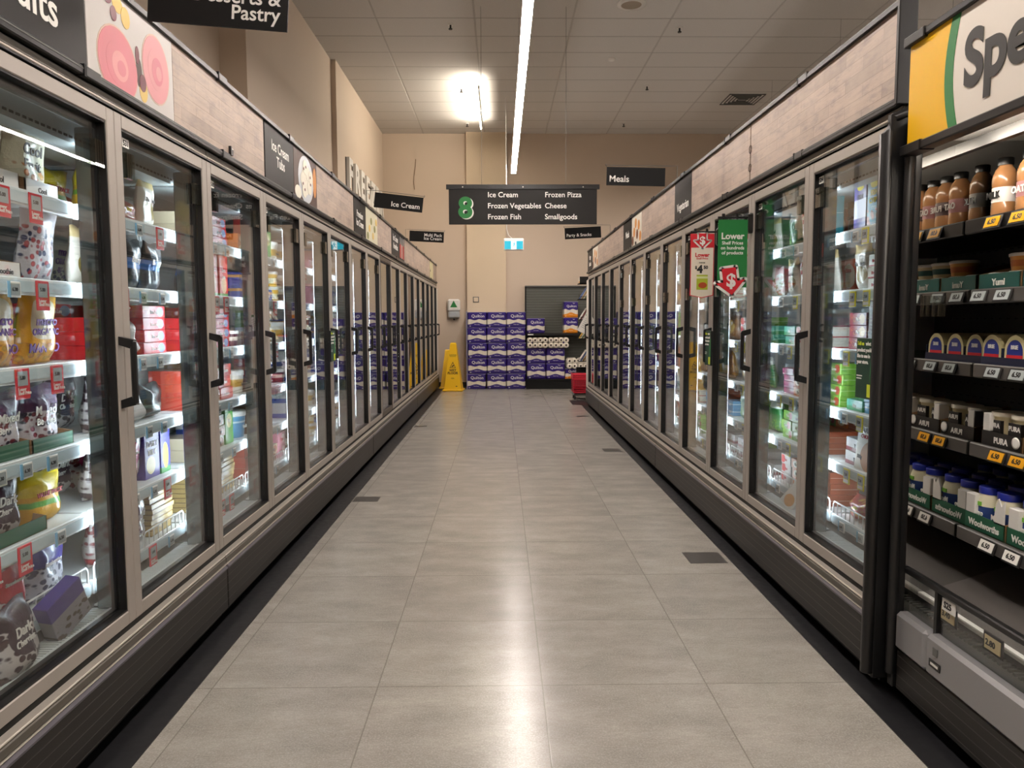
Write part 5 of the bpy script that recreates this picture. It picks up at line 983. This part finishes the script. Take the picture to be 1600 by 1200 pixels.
# PURA tubs
CRM = mat('cream_tub', 'd8cba0', .4); BT = mat('black_tray', '1b1918', .5)
@shared
def pura(): return MB().lathe([(.04, 0), (.048, .1)], CRM, 24, Matrix.Translation((0, .05, 0))).box(-.03, .03, .0, .012, .03, .085, BT).text('PURA', .022, TXW, 0, -.001, .06, 'CENTER', .03).mesh('p')
@shared
def puralid(): return MB().lathe([(.052, .098), (.052, .11), (.046, .112)], mat('cream_lid', 'e2dcc8', .4), 24, Matrix.Translation((0, .05, 0))).mesh('p')
pt = DT(.2, .05, BT, 'PURA'); 
rg = MB().lathe([(.013, 0), (.019, 0), (.019, .002), (.013, .002)], TXW, 20).mesh('r')
for i, y in enumerate((.72, .93, 1.14)):
    w_ = ['nearest', 'middle', 'farthest'][i]
    o = dput('display_tray', pt, .262, y, .925, f'black printed tray on fourth dairy shelf, {w_}', 'tray', group='black trays on the fourth dairy shelf')
    put('ring_logo', rg, o, (.075, -.001, .03), rot=(R(90), 0, 0)); MB().box(-.095, -.06, .0, .04, .05, .11, WHP, .002).ob('torn_carton_flap', o)
    for k, (dy, n_) in enumerate(((-.045, 'nearer'), (.055, 'farther'))):
        q_ = dput('cream_tub', pura(), .275, y+dy, .929, f'cream-coloured tub with black label, {n_} one in {w_} black tray', 'tub', group='cream tubs on the fourth dairy shelf'); put('lid', puralid(), q_)
# jars with blue lids
JW = mat('jar_cream', 'e3ddc0', .35); JB = mat('jar_lid_blue', '16268a', .35); JL = mat('jar_label_blue', '27427e', .5)
@shared
def jar(): return MB().lathe([(.04, 0), (.043, .01), (.043, .1), (.036, .12), (.033, .125)], JW, 22, Matrix.Translation((0, .045, 0))).lathe([(.0435, .02), (.0435, .08)], JL, 22, Matrix.Translation((0, .045, 0)), cap=False).text('Mayo', .024, TXW, 0, -.0005, .05, 'CENTER', .03, ext=.001).box(-.012, .012, -.001, .004, .082, .095, LIME).mesh('j')
@shared
def jarlid(): return MB().lathe([(.038, .122), (.0385, .142), (.035, .145)], JB, 22, Matrix.Translation((0, .045, 0))).mesh('j')
gt = DT(.21, .055, WG, 'Woolworths')
for i, y in enumerate((.72, .94, 1.16)):
    w_ = ['nearest', 'middle', 'farthest'][i]
    o = dput('display_tray', gt, .232, y, .635, f'green tray with torn white carton on fifth dairy shelf, {w_}', 'tray', group='green trays on the fifth dairy shelf')
    MB().box(-.1, -.05, .0, .03, .055, .12, WHP, .002).ob('torn_carton_flap', o); MB().prism([(.05, .05), (.1, .05), (.1, .13), (.085, .11), (.07, .135), (.055, .1)], 0, .004, WHP).ob('torn_carton_flap', o)
    for k, (dy, n_) in enumerate(((-.048, 'nearer'), (.048, 'farther'))):
        for rw in range(2):
            q_ = dput('mayonnaise_jar', jar(), .242+rw*.1, y+dy, .639, f'cream jar with blue lid, {["front", "back"][rw]} {n_} one in {w_} green tray', 'jar', group='blue-lidded jars on the fifth dairy shelf'); put('lid', jarlid(), q_)
for k, (y, n_) in enumerate(((.9, 'nearest'), (.99, 'middle'), (1.08, 'farthest'), (1.17, 'last'))):
    q_ = dput('mayonnaise_jar', jar(), .50, y, .635, f'blue-lidded jar at the back of fifth dairy shelf, {n_}', 'jar', group='blue-lidded jars on the fifth dairy shelf'); put('lid', jarlid(), q_)
dput('price_ticket', MB().box(-.045, .045, -.004, 0, -.03, .03, BLK, .002).box(-.035, .035, -.006, -.003, -.02, .02, mat('ticket_cream', 'd8c79a', .5)).text('3.40', .025, TXB, -.03, -.0064, -.008, bold=.03).mesh('t'), .045, 1.02, .41, 'cream price ticket inside the low glass guard, farther one', 'ticket')
dput('price_ticket', MB().box(-.045, .045, -.004, 0, -.03, .03, BLK, .002).box(-.035, .035, -.006, -.003, -.02, .02, mat('ticket_cream', 'd8c79a', .5)).text('2.80', .025, TXB, -.03, -.0064, -.008, bold=.03).mesh('t'), .045, .80, .41, 'cream price ticket inside the low glass guard, nearer one', 'ticket')
